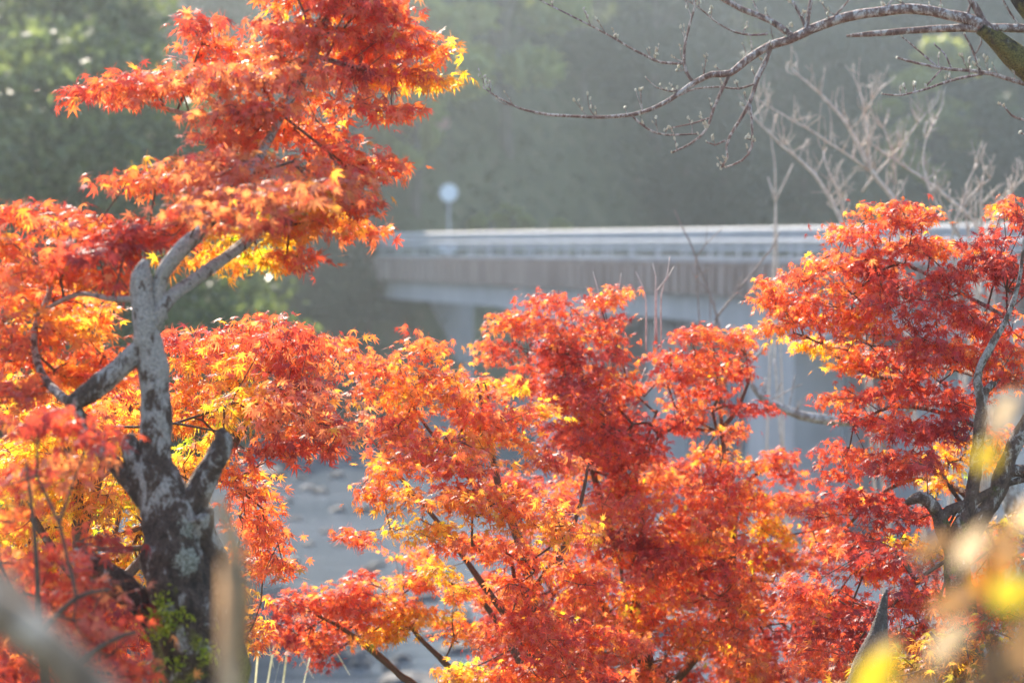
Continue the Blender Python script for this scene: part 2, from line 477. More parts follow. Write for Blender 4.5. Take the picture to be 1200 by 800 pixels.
def proto(kind, tint, H, seed):
    key = (kind, tint, seed)
    if key not in protos:
        tr, cen = tree_meshes(kind, seed, H)
        t0, t1 = map(np.array, TINTS[tint])
        u = rng.uniform(0, 1, (len(cen), 1)) * .7 + .3 * rng.uniform(0, 1, (1, 1))
        if tint == 'pine': cen = np.repeat(cen, 4, 0) + rng.normal(size=(len(cen) * 4, 3)) * .13; u = rng.uniform(0, 1, (len(cen), 1))
        v, c = quads_cloud(cen, .13 if tint == 'pine' else .33 if kind != "conifer" else .24, t0 + (t1 - t0) * u)
        mt = bpy.data.meshes.new("trunk"); mt.from_pydata(tr.v, [], tr.f); mt.update(); mt.materials.append(M_farbark)
        mc = cloud_mesh("crown", v, c); mc.materials.append(M_farleaf)
        protos[key] = (mt, mc)
    return protos[key]
def far_tree(name, x, y, kind, tint, H, seed, scale, label, group):
    mt, mc = proto(kind, tint, H, seed)
    root = empty(name, (x, y, float(ground_h(x, y))))
    root.rotation_euler.z = random.uniform(0, 6.28); root.scale = (scale, scale, scale * random.uniform(.95, 1.1))
    tag(root, label, "tree", group)
    for nm, me in (("trunk", mt), ("crown", mc)):
        o = bpy.data.objects.new(nm, me); COL.objects.link(o); o.parent = root
G = "trees on the far hillside"
n = 0
for row in range(8):
    yb = 19 + row * 9.5
    span = 36 + row * 4
    k = 15
    for i in range(k):
        x = -span + 2 * span * (i + random.uniform(.15, .85)) / k
        y = float(far_bank(x)) + yb + random.uniform(-3, 3)
        px = x / y * F + 600
        if px < -150 or px > 1380: continue
        z = float(ground_h(x, y))
        py = 287 - z / y * F
        if row == 0 and 540 < px < 760: 
            if random.random() < .6: continue
        t = random.random(); nz = mnoise.noise(Vector((x * .075, y * .075, 4.2)))
        if (120 < px < 260 and row in (2, 3, 4) and t < .75) or (nz < -.27 and t < .6 and row > 1):
            far_tree("autumn_tree", x, y, "broad", "gold", 9, 3, random.uniform(.8, 1.1), "golden orange tree on the hazy far hillside", "golden trees on the far hillside")
        elif nz > .02 or px < 300 and t < .3 or 480 < px < 720 and t < .25 or 1000 < px < 1100 and t < .5:
            far_tree("leafy_tree", x, y, "broad", "light" if (t < .15 or nz > .22) else "mid", 9, 4 + n % 2, random.uniform(1.0, 1.8), "lighter green leafy tree on the hazy far hillside", "lighter green trees on the far hillside")
        elif t < .65:
            far_tree("evergreen_tree", x, y, "broad", "dark", 9, 6 + n % 2, random.uniform(.95, 1.7), "dark green evergreen tree on the hazy far hillside", G)
        else:
            far_tree("conifer_tree", x, y, "conifer", "dark", 12, 8 + n % 2, random.uniform(.8, 1.15), "dark narrow conifer on the hazy far hillside", "dark conifers on the far hillside")
        n += 1
# conifers low on the far river bank, left of the bridge
for px, d, s in ((424, 97.5, .5), (395, 99, .62), (350, 98, .6), (215, 103, .62), (262, 106, .6), (300, 100.5, .6), (335, 107, .66), (372, 101, .6), (405, 106.5, .62), (432, 102.5, .5), (150, 104, .7), (90, 105, .7), (30, 104, .7)):
    x = (px - 600) / F * d
    far_tree("bank_conifer", x, d, "conifer", "dark", 12, 10, s, "dark layered conifer on the far river bank left of the bridge", "conifers on the far river bank")
# pines at upper left, closer
for px, d, H, s, lab in ((105, 60, 13, 1.0, "bushy pine behind the pointed left arm of the large maple"), (40, 47, 13, 1.08, "tall sunlit pine with clumped needles at the upper left edge"), (-70, 52, 13, 1.2, "second tall pine at the left edge of the photograph behind the first")):
    x = (px - 600) / F * d
    far_tree("pine_tree", x, d, "broad", "pine", 13, 12 + (px < 0), s, lab, None)
# clipped shrubs by the road
for px, d, s, lab in ((600, 124, .36, "rounded light green shrub behind the bridge railing"), (655, 127, .27, "smaller light green shrub right of the rounded one behind the railing"), (560, 122, .2, "low light green shrub beside the road sign post")):
    x = (px - 600) / F * d
    far_tree("roadside_shrub", x, d, "broad", "light", 9, 14, s, lab, None)

# ------------------------------------------------------------------ river rocks
def rock(name, x, y, sz, label, group, seed):
    r = random.Random(seed); import bmesh
    bm = bmesh.new(); bmesh.ops.create_icosphere(bm, subdivisions=3, radius=1)
    sc_ = (sz * r.uniform(.8, 1.5), sz * r.uniform(.7, 1.1), sz * r.uniform(.35, .6))
    for v in bm.verts:
        f = 1 + .35 * mnoise.noise(v.co * 1.3 + Vector((seed * 3.1, 0, 0))) + .15 * mnoise.noise(v.co * 3 + Vector((seed, 5, 0)))
        v.co = Vector((v.co.x * sc_[0], v.co.y * sc_[1], v.co.z * sc_[2])) * f
    me = bpy.data.meshes.new(name); bm.to_mesh(me); bm.free()
    o = link(name, me, M_rock); z = max(float(ground_h(x, y)), -8.0)
    o.location = (x, y, z + sc_[2] * .15); o.rotation_euler.z = r.uniform(0, 6)
    return tag(o, label, "rock", group)
sd = 0
for px, py, sz in ((425, 600, .5), (405, 640, .4), (338, 660, .5), (395, 560, .6), (440, 700, .5), (330, 590, .5), (500, 705, .5), (470, 730, .5), (540, 720, .4), (312, 560, 1.1), (330, 548, .9), (362, 575, .5), (352, 562, .4), (375, 578, .45), (290, 556, .9), (410, 540, .8), (395, 600, .4), (432, 672, .45), (440, 664, .3), (360, 640, .25), (380, 625, .3), (470, 655, .4), (345, 610, .3)):
    d = 8 / ((py - 287) / F); x = (px - 600) / F * d; sd += 1
    rock("river_rock", x, d, sz * .6, "dark wet rock breaking the surface of the pale river", "dark rocks standing in the river", sd)
for i in range(60):
    d = random.uniform(36, 52); px = random.uniform(330, 900); x = (px - 600) / F * d; sd += 1
    rock("shore_stone", x, d, random.uniform(.15, .55), "grey stone on the near gravel shore below the maples", "stones on the near shore", sd)

# ------------------------------------------------------------------ foreground wood
def catmull(pts, step):
    """pts: list of (pos(3), r); returns resampled arrays"""
    Pn = np.array([np.append(p, r) for p, r in pts]); n = len(Pn)
    out = []
    for i in range(n - 1):
        p0, p1, p2, p3 = Pn[max(i - 1, 0)], Pn[i], Pn[i + 1], Pn[min(i + 2, n - 1)]
        L = np.linalg.norm(p2[:3] - p1[:3]); k = max(1, int(L / step))
        for t in np.arange(k) / k:
            out.append(.5 * ((2 * p1) + (-p0 + p2) * t + (2 * p0 - 5 * p1 + 4 * p2 - p3) * t * t + (-p0 + 3 * p1 - 3 * p2 + p3) * t ** 3))
    out.append(Pn[-1]); out = np.array(out)
    return out[:, :3], np.maximum(out[:, 3], .0004)
def limb(mb, pts, step=.03, sides=12, rough=.0, freq=9, wob=0.0):
    p, r = catmull(pts, step)
    n = len(p)
    t = unit(np.gradient(p, axis=0)) if n > 1 else None
    a = np.cross(t[0], (0, 1, 0.1)); a /= np.linalg.norm(a)
    b0 = len(mb.v)
    for i in range(n):
        a = a - t[i] * np.dot(a, t[i]); a /= np.linalg.norm(a); c = np.cross(t[i], a)
        q = p[i]
        if wob: 
            w = mnoise.noise_vector(Vector(q) * 14); q = q + np.array(w) * wob
        for k in range(sides):
            w = 2 * math.pi * k / sides
            dv = math.cos(w) * a + math.sin(w) * c
            rr = r[i]
            if rough:
                s = Vector((p[i] + dv * rr) )
                rr *= 1 + rough * mnoise.noise(s * freq) + rough * .5 * mnoise.noise(s * freq * 3)
            mb.v.append(tuple(q + dv * rr))
    for i in range(n - 1):
        for k in range(sides):
            k2 = (k + 1) % sides
            mb.f.append((b0 + i * sides + k, b0 + i * sides + k2, b0 + (i + 1) * sides + k2, b0 + (i + 1) * sides + k))
    mb.f.append(tuple(b0 + k for k in reversed(range(sides)))); mb.f.append(tuple(b0 + (n - 1) * sides + k for k in range(sides)))
    return p, r
def pl(d, *xyr):
    """polyline in photo pixels: (px, py, r_px[, depth offset])"""
    return [(P(q[0], q[1], d + (q[3] if len(q) > 3 else 0)), q[2] / F * (d + (q[3] if len(q) > 3 else 0))) for q in xyr]

class Skel:
    def __init__(s): s.p = []; s.par = []; s.path = []; s.fix = []; s.cap = []
    def add_limb(s, p, r, base_path=0.0):
        L = base_path
        for i in range(len(p)):
            if i: L += np.linalg.norm(p[i] - p[i - 1])
            s.p.append(p[i]); s.par.append(-1); s.path.append(L * .5); s.fix.append(True); s.cap.append(r[i])
    def grow(s, att, bias=.35, seg=.09, jit=.012, sag=.0):
        att = np.array(att); base = np.array(s.p)
        dmin = np.array([np.min(np.linalg.norm(base - a, axis=1)) for a in att])
        order = np.argsort(dmin)
        cap = len(att) * 12 + len(base)
        Pn = np.zeros((cap, 3)); Pn[:len(base)] = base; path = np.zeros(cap); path[:len(base)] = s.path; m = len(base)
        ids = []
        for oi in order:
            a = att[oi]
            d = np.linalg.norm(Pn[:m] - a, axis=1)
            j = int(np.argmin(d * 1.0 + bias * path[:m]))
            L = d[j]; k = max(1, int(L / seg)); prev = j
            q0 = Pn[j].copy(); perp = rng.normal(size=3) * jit
            for t in range(1, k + 1):
                u = t / k
                q = q0 + (a - q0) * u + perp * math.sin(math.pi * u) * min(L * 8, 3) + (rng.normal(size=3) * jit * .35 if t < k else 0) + np.array((0, 0, 1)) * sag * L * math.sin(math.pi * u)
                if m >= cap: break
                Pn[m] = q; path[m] = path[prev] + np.linalg.norm(q - Pn[prev])
                s.p.append(q); s.par.append(prev); s.path.append(path[m]); s.fix.append(False); s.cap.append(s.cap[prev])
                prev = m; m += 1
            ids.append(prev)
        return order, ids
    def radii(s, tip=.0009, ex=.46):
        n = len(s.p); cnt = np.zeros(n); ch = np.zeros(n)
        for i in range(n):
            if s.par[i] >= 0: ch[s.par[i]] += 1
        for i in range(n):
            if ch[i] == 0: cnt[i] = 1
        for i in range(n - 1, -1, -1):
            if s.par[i] >= 0: cnt[s.par[i]] += max(cnt[i], 1)
        r = tip * np.maximum(cnt, 1) ** ex
        for i in range(n):
            if s.fix[i]: r[i] = s.cap[i]
            elif s.par[i] >= 0: r[i] = min(r[i], .85 * s.cap[i] if s.fix[s.par[i]] else r[s.par[i]])
        return r
    def mesh(s, name, sides=5):
        r = s.radii(); e = [(s.par[i], i) for i in range(len(s.p)) if s.par[i] >= 0]
        e = np.array(e); pp = np.array(s.p)
        A, B = pp[e[:, 0]], pp[e[:, 1]]
        rb = r[e[:, 1]]; ra = np.where([s.fix[k] for k in e[:, 0]], rb, r[e[:, 0]])
        t = unit(B - A); u = unit(np.cross(t, np.array((.3, .2, 1.0)))); w = np.cross(t, u)
        A = A - t * rb[:, None] * .4
        ang = 2 * np.pi * np.arange(sides) / sides
        ring = np.cos(ang)[None, :, None] * u[:, None] + np.sin(ang)[None, :, None] * w[:, None]
        va = A[:, None] + ring * ra[:, None, None]; vb = B[:, None] + ring * rb[:, None, None]
        V = np.concatenate([va, vb], 1).reshape(-1, 3)
        k = np.arange(sides); k2 = (k + 1) % sides
        q = np.stack([k, k2, k2 + sides, k + sides], -1)
        Fq = (np.arange(len(e)) * 2 * sides)[:, None, None] + q[None]
        return np_mesh(name, V, Fq.ravel(), np.arange(Fq.size // 4) * 4, None, smooth=True)

# ------------------------------------------------------------------ maple leaves
def leaf_template(curl, slim, seed):
    r = np.random.default_rng(seed)
    ang = np.radians(np.array([-128, -80, -40, 0, 40, 80, 128]) + r.normal(size=7) * 4)
    ln = np.array([.40, .74, .94, 1.0, .94, .74, .40]) * r.uniform(.92, 1.08, 7)
    V = [(0, 0, 0)]; Fc = []
    notch = [(ang[i] + ang[i + 1]) / 2 for i in range(6)]
    nr = [.20, .27, .31, .31, .27, .20]
    def pt(a, rad, w=0): 
        x = math.sin(a) * rad + math.cos(a) * w; y = math.cos(a) * rad - math.sin(a) * w
        return (x, y, -curl * rad * rad + .10 * abs(w) * 3)
    for a, rad in zip(notch, nr): V.append(pt(a, rad))           # 1..6
    V.append(pt(ang[0] - .5, .10)); V.append(pt(ang[6] + .5, .10)) # 7, 8
    for i in range(7):
        nl = 7 if i == 0 else i
        nrr = 8 if i == 6 else i + 1
        b = len(V)
        if i in (0, 6):
            V.append(pt(ang[i], ln[i])); Fc += [(0, nl, b), (0, b, nrr)]
        else:
            w = slim * ln[i]
            V.append(pt(ang[i], .55 * ln[i], -w)); V.append(pt(ang[i], .55 * ln[i], w)); V.append(pt(ang[i], ln[i]))
            Fc += [(0, nl, b), (0, b, b + 1), (0, b + 1, nrr), (b, b + 2, b + 1)]
    # petiole: a thin strip behind
    b = len(V); V += [(-.014, 0, 0), (.014, 0, 0), (.01, -.75, .10), (-.01, -.75, .10)]; Fc += [(b, b + 1, b + 2), (b, b + 2, b + 3)]
    return np.array(V), np.array(Fc)
TPL = [leaf_template(c, s, k) for k, (c, s) in enumerate(((.12, .085), (.35, .095), (.6, .08), (.05, .10), (.9, .085)))]
PAL = {  # linear base colours
    "crimson": (.30, .020, .040), "red": (.55, .045, .056), "scarlet": (.68, .090, .065), "rust": (.46, .13, .06), "rose": (.64, .13, .125),
    "orange": (.74, .185, .07), "amber": (.74, .25, .05), "gold": (.66, .29, .05), "lime": (.38, .33, .05), "brown": (.28, .13, .05)}
MIX = {
    "pink":   (("crimson", .05), ("red", .16), ("rose", .55), ("scarlet", .18), ("orange", .1), ("amber", .04)),  # rose share carries the hazy lens veil as leaf colour
    "orange": (("red", .20), ("rose", .12), ("scarlet", .34), ("orange", .24), ("amber", .08), ("gold", .02)),
    "flame":  (("red", .08), ("scarlet", .30), ("orange", .38), ("amber", .18), ("gold", .06)),
    "gold":   (("scarlet", .08), ("rust", .12), ("orange", .22), ("amber", .28), ("gold", .22), ("lime", .08)),
    "red":    (("crimson", .30), ("red", .40), ("scarlet", .25), ("orange", .05)),
    "redor":  (("crimson", .12), ("red", .36), ("rose", .10), ("scarlet", .30), ("orange", .13), ("amber", .03)),
    "brown":  (("brown", .5), ("rust", .3), ("amber", .1), ("orange", .1)),
}
def pick(mix, n, pos, sh=0.0):
    names, w = zip(*MIX[mix]); w = np.array(w); cum = np.cumsum(w / w.sum())
    # neighbouring leaves share their tone: spatial noise plus individual scatter
    u = np.array([mnoise.noise(Vector(q) * 4.5) for q in pos]) * .60 + .48 + sh + rng.normal(size=n) * .17
    u = np.clip(u, 0, .999)
    idx = np.searchsorted(cum, u); idx = np.clip(idx, 0, len(names) - 1)
    c = np.array([PAL[k] for k in names])[idx]
    return c * rng.uniform(.78, 1.15, (n, 1))
def build_leaves(name, nodes, dirs, mixes, shifts, size, per, parent, droop=1.0, spread=.05):
    """nodes: spray ends; dirs: outward direction; per leaves each"""
    nodes = np.asarray(nodes); M = len(nodes)
    pos = np.repeat(nodes, per, axis=0); d = np.repeat(dirs, per, axis=0); n = len(pos)
    w = rng.uniform(0, 2 * np.pi, n)
    out = np.stack([np.cos(w), np.sin(w), np.zeros(n)], -1) + d * .7 * np.array((1, 1, .3))
    out = unit(out)
    off = out * rng.uniform(.15, 1, (n, 1)) * spread + rng.normal(size=(n, 3)) * np.array((1, 1, .55)) * spread * .55
    pos = pos + off
    tilt = (np.repeat(rng.uniform(-.1, 1.15, M), per) + rng.normal(size=n) * .28) * droop
    axis = unit(out * np.cos(tilt)[:, None] + np.array((0, 0, -1)) * np.sin(tilt)[:, None] + rng.normal(size=(n, 3)) * .22)
    up = np.array((0, 0, 1.0)) + np.repeat(rng.normal(size=(M, 3)) * .38, per, axis=0) + rng.normal(size=(n, 3)) * .2
    side = unit(np.cross(axis, up)); nr = np.cross(side, axis)
    sz = size * rng.uniform(.62, 1.15, n) / 1.62
    cols = np.concatenate([pick(m, per, pos[i * per:(i + 1) * per], shifts[i]) for i, m in enumerate(mixes)]) if per > 0 else None
    vs, fs, cs = [], [], []; vb = 0
    which = rng.integers(0, len(TPL), n)
    for k, (tv, tf) in enumerate(TPL):
        I = np.where(which == k)[0]
        if not len(I): continue
        R = np.stack([side[I], axis[I], nr[I]], 1)                       # rows = local axes
        v = np.einsum('vk,nkj->nvj', tv, R) * sz[I, None, None] + pos[I, None]
        vs.append(v.reshape(-1, 3)); rad = np.clip(np.hypot(tv[:, 0], tv[:, 1]), 0, 1)[None, :, None]; age = rng.uniform(0, 1, (len(I), 1, 1))
        grad = (1 + np.array((.06, .28, .1)) * (1 - rad) * (1 - .5 * age)) * (1 - np.array((.14, .42, .2)) * rad ** 2 * age)
        cs.append((cols[I][:, None, :] * grad).reshape(-1, 3))
        fs.append(((np.arange(len(I)) * len(tv))[:, None, None] + tf[None]).reshape(-1) + vb); vb += len(I) * len(tv)
    loops = np.concatenate(fs)
    me = np_mesh(name, np.concatenate(vs), loops, np.arange(len(loops) // 3) * 3, None, np.concatenate(cs))
    return link(name, me, M_leaf, parent), n

TOTAL = [0]
def maple(label, base_limbs, pads, d0, size, per, bark=None, spacing=.055, bias=.35, droop=1.0, name="maple_tree", fuzz=.26):
    """base_limbs: list of pl() polylines with radii (main wood); pads: (px,py,rx,ry,depth offset,mix[,density])"""
    b = base_limbs[0][0][0]
    gz = float(ground_h(b[0], b[1]))
    root = empty(name, (b[0], b[1], gz))
    tag(root, label, "maple tree")
    tm = MB(); sk = Skel()
    for li, L in enumerate(base_limbs):
        if li == 0: L = [(np.array((b[0], b[1] + .02, gz - .15)), L[0][1] * 1.25)] + L
        big = L[0][1] > .02
        p, r = limb(tm, L, .012 if big else .02, 30 if big else 8, .26 if big else .1, 13)
        if li == 0: 
            k = max(1, len(p) // 6); p, r = p[k:], r[k:]
        sk.add_limb(p[::4 if big else 2], r[::4 if big else 2], 0 if li == 0 else .2)
    tm.build("trunk", bark or M_twig, root, True)
    att, mixes, shifts = [], [], []
    for pd in pads:
        px, py, rx, ry, dz, mix = pd[:6]; den = pd[6] if len(pd) > 6 else 1.0
        d = d0 + dz; c = P(px, py, d); k = d / F
        ax, az = rx * k, ry * k; ay = max(ax, .12) * 1.15
        vol = 4 / 3 * math.pi * ax * ay * az
        cnt = max(10, int(den * vol / spacing ** 3 * 1.35))
        q = unit(rng.normal(size=(cnt * 2, 3))) * rng.uniform(.0, 1, (cnt * 2, 1)) ** (1 / 2.6)
        # break the ellipsoid into uneven clumps
        nl = max(1, int(round(2 * az / .075))); cent = (np.arange(nl) + .5) / nl * 2 - 1
        lay = rng.integers(0, nl, len(q)); rho = np.sqrt(q[:, 0] ** 2 + q[:, 1] ** 2)
        ta, tb = rng.uniform(-.28, .28, nl), rng.uniform(-.2, .3, nl)
        off = rng.uniform(-.35, .35, (nl, 2))
        half = np.sqrt(np.clip(1 - cent[lay] ** 2 * .8, .1, 1))
        xy = q[:, :2] / np.maximum(rho, 1e-6)[:, None] * (rho ** .8 * half)[:, None] + off[lay] * (1 - half)[:, None]
        zz = cent[lay] * .9 + ta[lay] * xy[:, 0] + tb[lay] * xy[:, 1] - .30 * min(ax / max(az, .01), 1.5) * (rho - .4) * .6 + rng.normal(size=len(q)) * fuzz
        q = np.stack([xy[:, 0], xy[:, 1], zz], -1)
        pts = c + q * np.array((ax, ay, az))
        nv = np.array([mnoise.noise(Vector(t) * 7.0 + Vector((3, 1, 9))) for t in pts])
        keep = np.argsort(-(nv * 1.3 + rng.normal(size=len(nv)) * .16))[:cnt]
        for t, qq in zip(pts[keep], q[keep]): att.append(t); mixes.append(mix); shifts.append(-.20 * qq[2] + .14 * qq[1])  # lower and rear leaves yellower: backlit glow, and later turning, put into the tint
    order, ids = sk.grow(att, bias)
    me = sk.mesh("branches")
    link("branches", me, M_twig, root)
    nodes = np.array(sk.p)[ids]; par = np.array(sk.p)[[sk.par[i] for i in ids]]
    dirs = unit(nodes - par + rng.normal(size=nodes.shape) * .01)
    o, n = build_leaves("crown", nodes, dirs, [mixes[i] for i in order], [shifts[i] for i in order], size, per, root, droop, spread=size * .95)
    TOTAL[0] += n
    print("maple", label[:30], "nodes", len(att), "leaves", n)
    return root

# --- left maple with the lichened trunk
lich = [(P(225, 618, 4.735), .034), (P(222, 655, 4.735), .036), (P(247, 725, 4.72), .026), (P(249, 760, 4.72), .026), (P(196, 715, 4.72), .018)]
M_lichen = bark_material("lichened_bark", (.045, .028, .02), (.15, .095, .07), (.56, .49, .44), 34, .50, moss=(.34, .31, .05), moss_z=(-.95, -.46), spots=lich, bump=.9)
DT = 4.8
L0 = [pl(DT, (232, 880, 50), (226, 800, 46), (214, 720, 43), (206, 650, 39), (198, 600, 33), (184, 545, 21), (182, 500, 18), (181, 450, 18), (174, 400, 16), (168, 350, 16), (166, 322, 12), (171, 304, 3)),
      pl(DT, (190, 375, 8), (186, 350, 9), (190, 322, 9), (215, 290, 9), (250, 256, 7, .1), (292, 205, 5.5, .3), (330, 135, 5, .5), (368, 65, 4.5, .6), (395, -20, 4, .7)),
      pl(DT, (180, 385, 9), (196, 352, 9), (232, 325, 8, .1), (280, 290, 7, .3), (325, 255, 5.5, .5), (400, 232, 4, .7)),
      pl(DT, (182, 425, 12), (165, 412, 12), (140, 432, 12), (105, 460, 13), (84, 474, 11), (78, 478, 5)),
      pl(DT, (88, 472, 7), (100, 500, 8), (126, 535, 10), (158, 570, 12), (192, 610, 15)),
      pl(DT, (172, 590, 12), (160, 548, 12), (152, 520, 11), (151, 508, 6)),
      pl(DT, (206, 612, 20), (228, 582, 17), (246, 552, 14), (258, 530, 13), (262, 512, 10), (257, 502, 4)),
      pl(DT, (205, 745, 26), (165, 705, 18), (128, 678, 16), (95, 655, 14), (84, 646, 6)),
      pl(DT, (228, 600, 20, -.01), (240, 650, 22, .02), (252, 720, 24, .02), (262, 780, 28, .02), (268, 860, 34, .02)),
      pl(DT, (330, 135, 3, .5), (290, 130, 3, .5), (230, 135, 3, .6), (170, 120, 2.5, .7), (120, 100, 1.5, .7)),
      pl(DT, (292, 205, 3, .3), (250, 200, 3, .3), (200, 205, 2.5, .3), (160, 210, 1.5, .3)),
      pl(DT, (368, 65, 3, .6), (420, 80, 3, .7), (480, 90, 2, .8)),
      pl(DT, (84, 474, 6), (50, 440, 5, .2), (40, 390, 4, .3), (60, 330, 3, .4), (40, 270, 2, .4)),
      pl(DT, (168, 350, 4), (130, 350, 3.5, .1), (90, 345, 3, .2), (40, 370, 2, .3)),
      ]
padsL = [
    (285, 262, 44, 14, -.05, "pink"), (335, 225, 50, 16, -.05, "pink"), (240, 245, 40, 12, 0, "pink"), (345, 300, 22, 8, .5, "flame"), (455, 130, 30, 12, .8, "orange", 1.2), (500, 60, 22, 10, .8, "orange", 1.3),
    (60, 350, 60, 24, .5, "orange"), (100, 370, 40, 24, .7, "flame"), (20, 420, 40, 24, .5, "orange"), (15, 320, 40, 24, .6, "orange"), (100, 440, 50, 24, .8, "flame"),
    (480, 45, 30, 14, .8, "orange"), (505, 92, 24, 9, .8, "flame", 1.3), (380, -20, 90, 30, .7, "orange"), (240, 30, 18, 8, .7, "redor", 1.3), (440, 190, 18, 10, .6, "orange", 1.3),
    (400, 25, 85, 38, .7, "orange"), (330, 55, 60, 32, .6, "pink"), (440, 62, 55, 20, .8, "orange"), (470, 92, 62, 16, .8, "flame"), (400, 100, 60, 30, .6, "pink"),
    (270, 60, 45, 22, .7, "orange"), (230, 95, 60, 28, .6, "pink"), (160, 98, 50, 20, .7, "redor"), (115, 112, 38, 14, .8, "redor", 1.3), (300, 110, 70, 40, .4, "pink"),
    (350, 150, 60, 25, .6, "orange"), (260, 155, 50, 25, .5, "pink"), (215, 200, 62, 25, .3, "pink"), (165, 212, 38, 15, .4, "redor", 1.3), (300, 190, 60, 30, .3, "pink"),
    (395, 170, 45, 18, .6, "orange"), (410, 195, 48, 20, .6, "orange"), (360, 215, 70, 28, .3, "pink"), (415, 240, 30, 25, .5, "redor"), (330, 240, 60, 25, .5, "gold"), (380, 262, 45, 18, .5, "flame"),
    (425, 268, 16, 16, .6, "orange"), (270, 230, 60, 28, .2, "pink"), (215, 262, 55, 24, .5, "pink"), (165, 275, 50, 25, .2, "red"), (110, 295, 55, 25, .1, "red"), (300, 270, 50, 20, .5, "gold"),
    (235, 300, 45, 16, .6, "gold"), (290, 305, 40, 12, .5, "gold"), (45, 250, 58, 24, .4, "redor"), (20, 285, 45, 30, .4, "orange"), (90, 265, 25, 14, .3, "orange"),
    (50, 320, 60, 28, .2, "redor"), (120, 330, 38, 16, .2, "orange"), (20, 360, 30, 25, .3, "orange"), (15, 400, 35, 30, .3, "orange"), (75, 385, 35, 30, .4, "flame"), (110, 420, 35, 22, .5, "orange"),
    (60, 440, 60, 25, .5, "flame"), (20, 460, 40, 25, .1, "redor"),
]
maple("large maple at the left with a lichen covered grey trunk and broken stubs", L0, padsL, DT, .043, 9, M_lichen, .053, fuzz=.15)

def moss_clumps():
    tr = [o for o in bpy.data.objects if o.name.startswith("maple_tree")][0]
    cen = []
    for px, py, n_ in ((186, 718, 26), (196, 735, 22), (182, 742, 20), (215, 722, 12), (206, 776, 16), (246, 765, 16), (190, 700, 10)):
        c = P(px, py, 4.705)
        cen.append(c + rng.normal(size=(n_ * 3, 3)) * np.array((.012, .008, .010)))
    cen = np.concatenate(cen)
    v, c = quads_cloud(cen, .0065, np.array((.22, .28, .03)) + rng.uniform(0, 1, (len(cen), 1)) * np.array((.28, .22, .04)))
    link("moss", cloud_mesh("moss", v, c), M_farleaf, tr)["kind"] = "stuff"
moss_clumps()

# --- golden maple behind the trunk, low left
D2 = 6.1
L2 = [pl(D2, (110, 860, 14), (105, 760, 12), (98, 680, 10), (92, 620, 8), (88, 560, 7), (70, 500, 4)),
      pl(D2, (92, 640, 6), (108, 590, 5), (120, 545, 4), (125, 500, 2)),
      pl(D2, (98, 690, 6), (60, 640, 5), (30, 590, 4), (10, 540, 2)),
      pl(D2, (105, 720, 7), (180, 640, 6, .2), (250, 560, 5, .4), (300, 480, 4, .4), (350, 430, 2.5, .3))]
pads2 = [
    (20, 540, 40, 40, .5, "gold"), (80, 600, 60, 40, .6, "gold"), (150, 640, 36, 40, .6, "gold"), (40, 690, 60, 40, .6, "orange"), (110, 700, 50, 36, .6, "orange"), (140, 560, 40, 40, .6, "gold"), (60, 470, 60, 30, .5, "flame"), (140, 460, 40, 30, .5, "flame"), (60, 750, 80, 36, .6, "orange"), (150, 760, 40, 36, .6, "redor"), (20, 640, 40, 30, .4, "gold"),
    (60, 500, 60, 30, 0, "gold"), (130, 500, 45, 35, .2, "flame"), (40, 560, 60, 35, 0, "gold"), (115, 575, 50, 32, 0, "gold"), (30, 620, 50, 25, .1, "gold"), (100, 640, 50, 25, .4, "gold"),
    (235, 440, 40, 35, .4, "orange"), (225, 480, 40, 30, .5, "gold"), (262, 400, 45, 24, .5, "redor"), (310, 400, 50, 26, .2, "orange"), (345, 395, 42, 20, 0, "redor"), (390, 405, 28, 20, .3, "orange"), (300, 440, 60, 28, .2, "flame"),
    (370, 440, 55, 28, .1, "pink"), (290, 485, 55, 28, 0, "gold"), (350, 480, 60, 32, -.2, "pink"), (390, 500, 45, 25, .1, "pink"), (320, 520, 45, 20, .1, "redor"), (370, 525, 36, 12, .1, "redor"),
    (285, 545, 25, 30, .3, "flame"), (300, 590, 24, 30, .4, "orange"), (312, 640, 18, 32, .4, "orange", 1.2), (290, 640, 20, 60, .6, "orange"), (290, 720, 20, 40, .6, "orange"), (325, 665, 22, 12, .4, "orange"),
    (200, 400, 30, 20, .4, "red"), (150, 690, 30, 30, .7, "orange"), (215, 560, 20, 30, .5, "gold"), (232, 520, 20, 25, .6, "gold"),
]
maple("golden leaved maple behind the lichened trunk with yellow and orange leaves down to the water", L2, pads2, D2, .044, 8, None, .056)

# --- dull red low maple in front, bottom left
D3 = 4.2
L3 = [pl(D3, (60, 900, 7), (58, 840, 6), (50, 780, 5), (45, 700, 3.4), (40, 620, 2.6), (30, 540, 1.4)),
      pl(D3, (55, 830, 6), (90, 780, 5), (130, 750, 3), (160, 740, 2)), pl(D3, (48, 740, 4), (90, 700, 3), (130, 690, 2))]
pads3 = [(100, 640, 40, 18, .5, "red"), (30, 730, 60, 24, .4, "red"), (120, 720, 50, 22, .5, "red"), (90, 790, 60, 24, .4, "red"), (60, 545, 45, 18, .2, "pink"), (30, 500, 50, 22, .1, "red"), (85, 510, 35, 14, .1, "red"), (20, 560, 30, 25, .2, "red"), (40, 660, 60, 22, .2, "redor"), (100, 690, 50, 20, .2, "pink"), (60, 730, 80, 25, .1, "pink"),
         (130, 745, 45, 22, .2, "red"), (60, 785, 90, 25, .1, "red"), (150, 790, 35, 16, .3, "red"), (20, 600, 30, 18, .3, "orange"), (10, 700, 40, 30, .3, "red")]
maple("dull red low maple in front of the lichened trunk at the bottom left corner", L3, pads3, D3, .043, 7, None, .053)

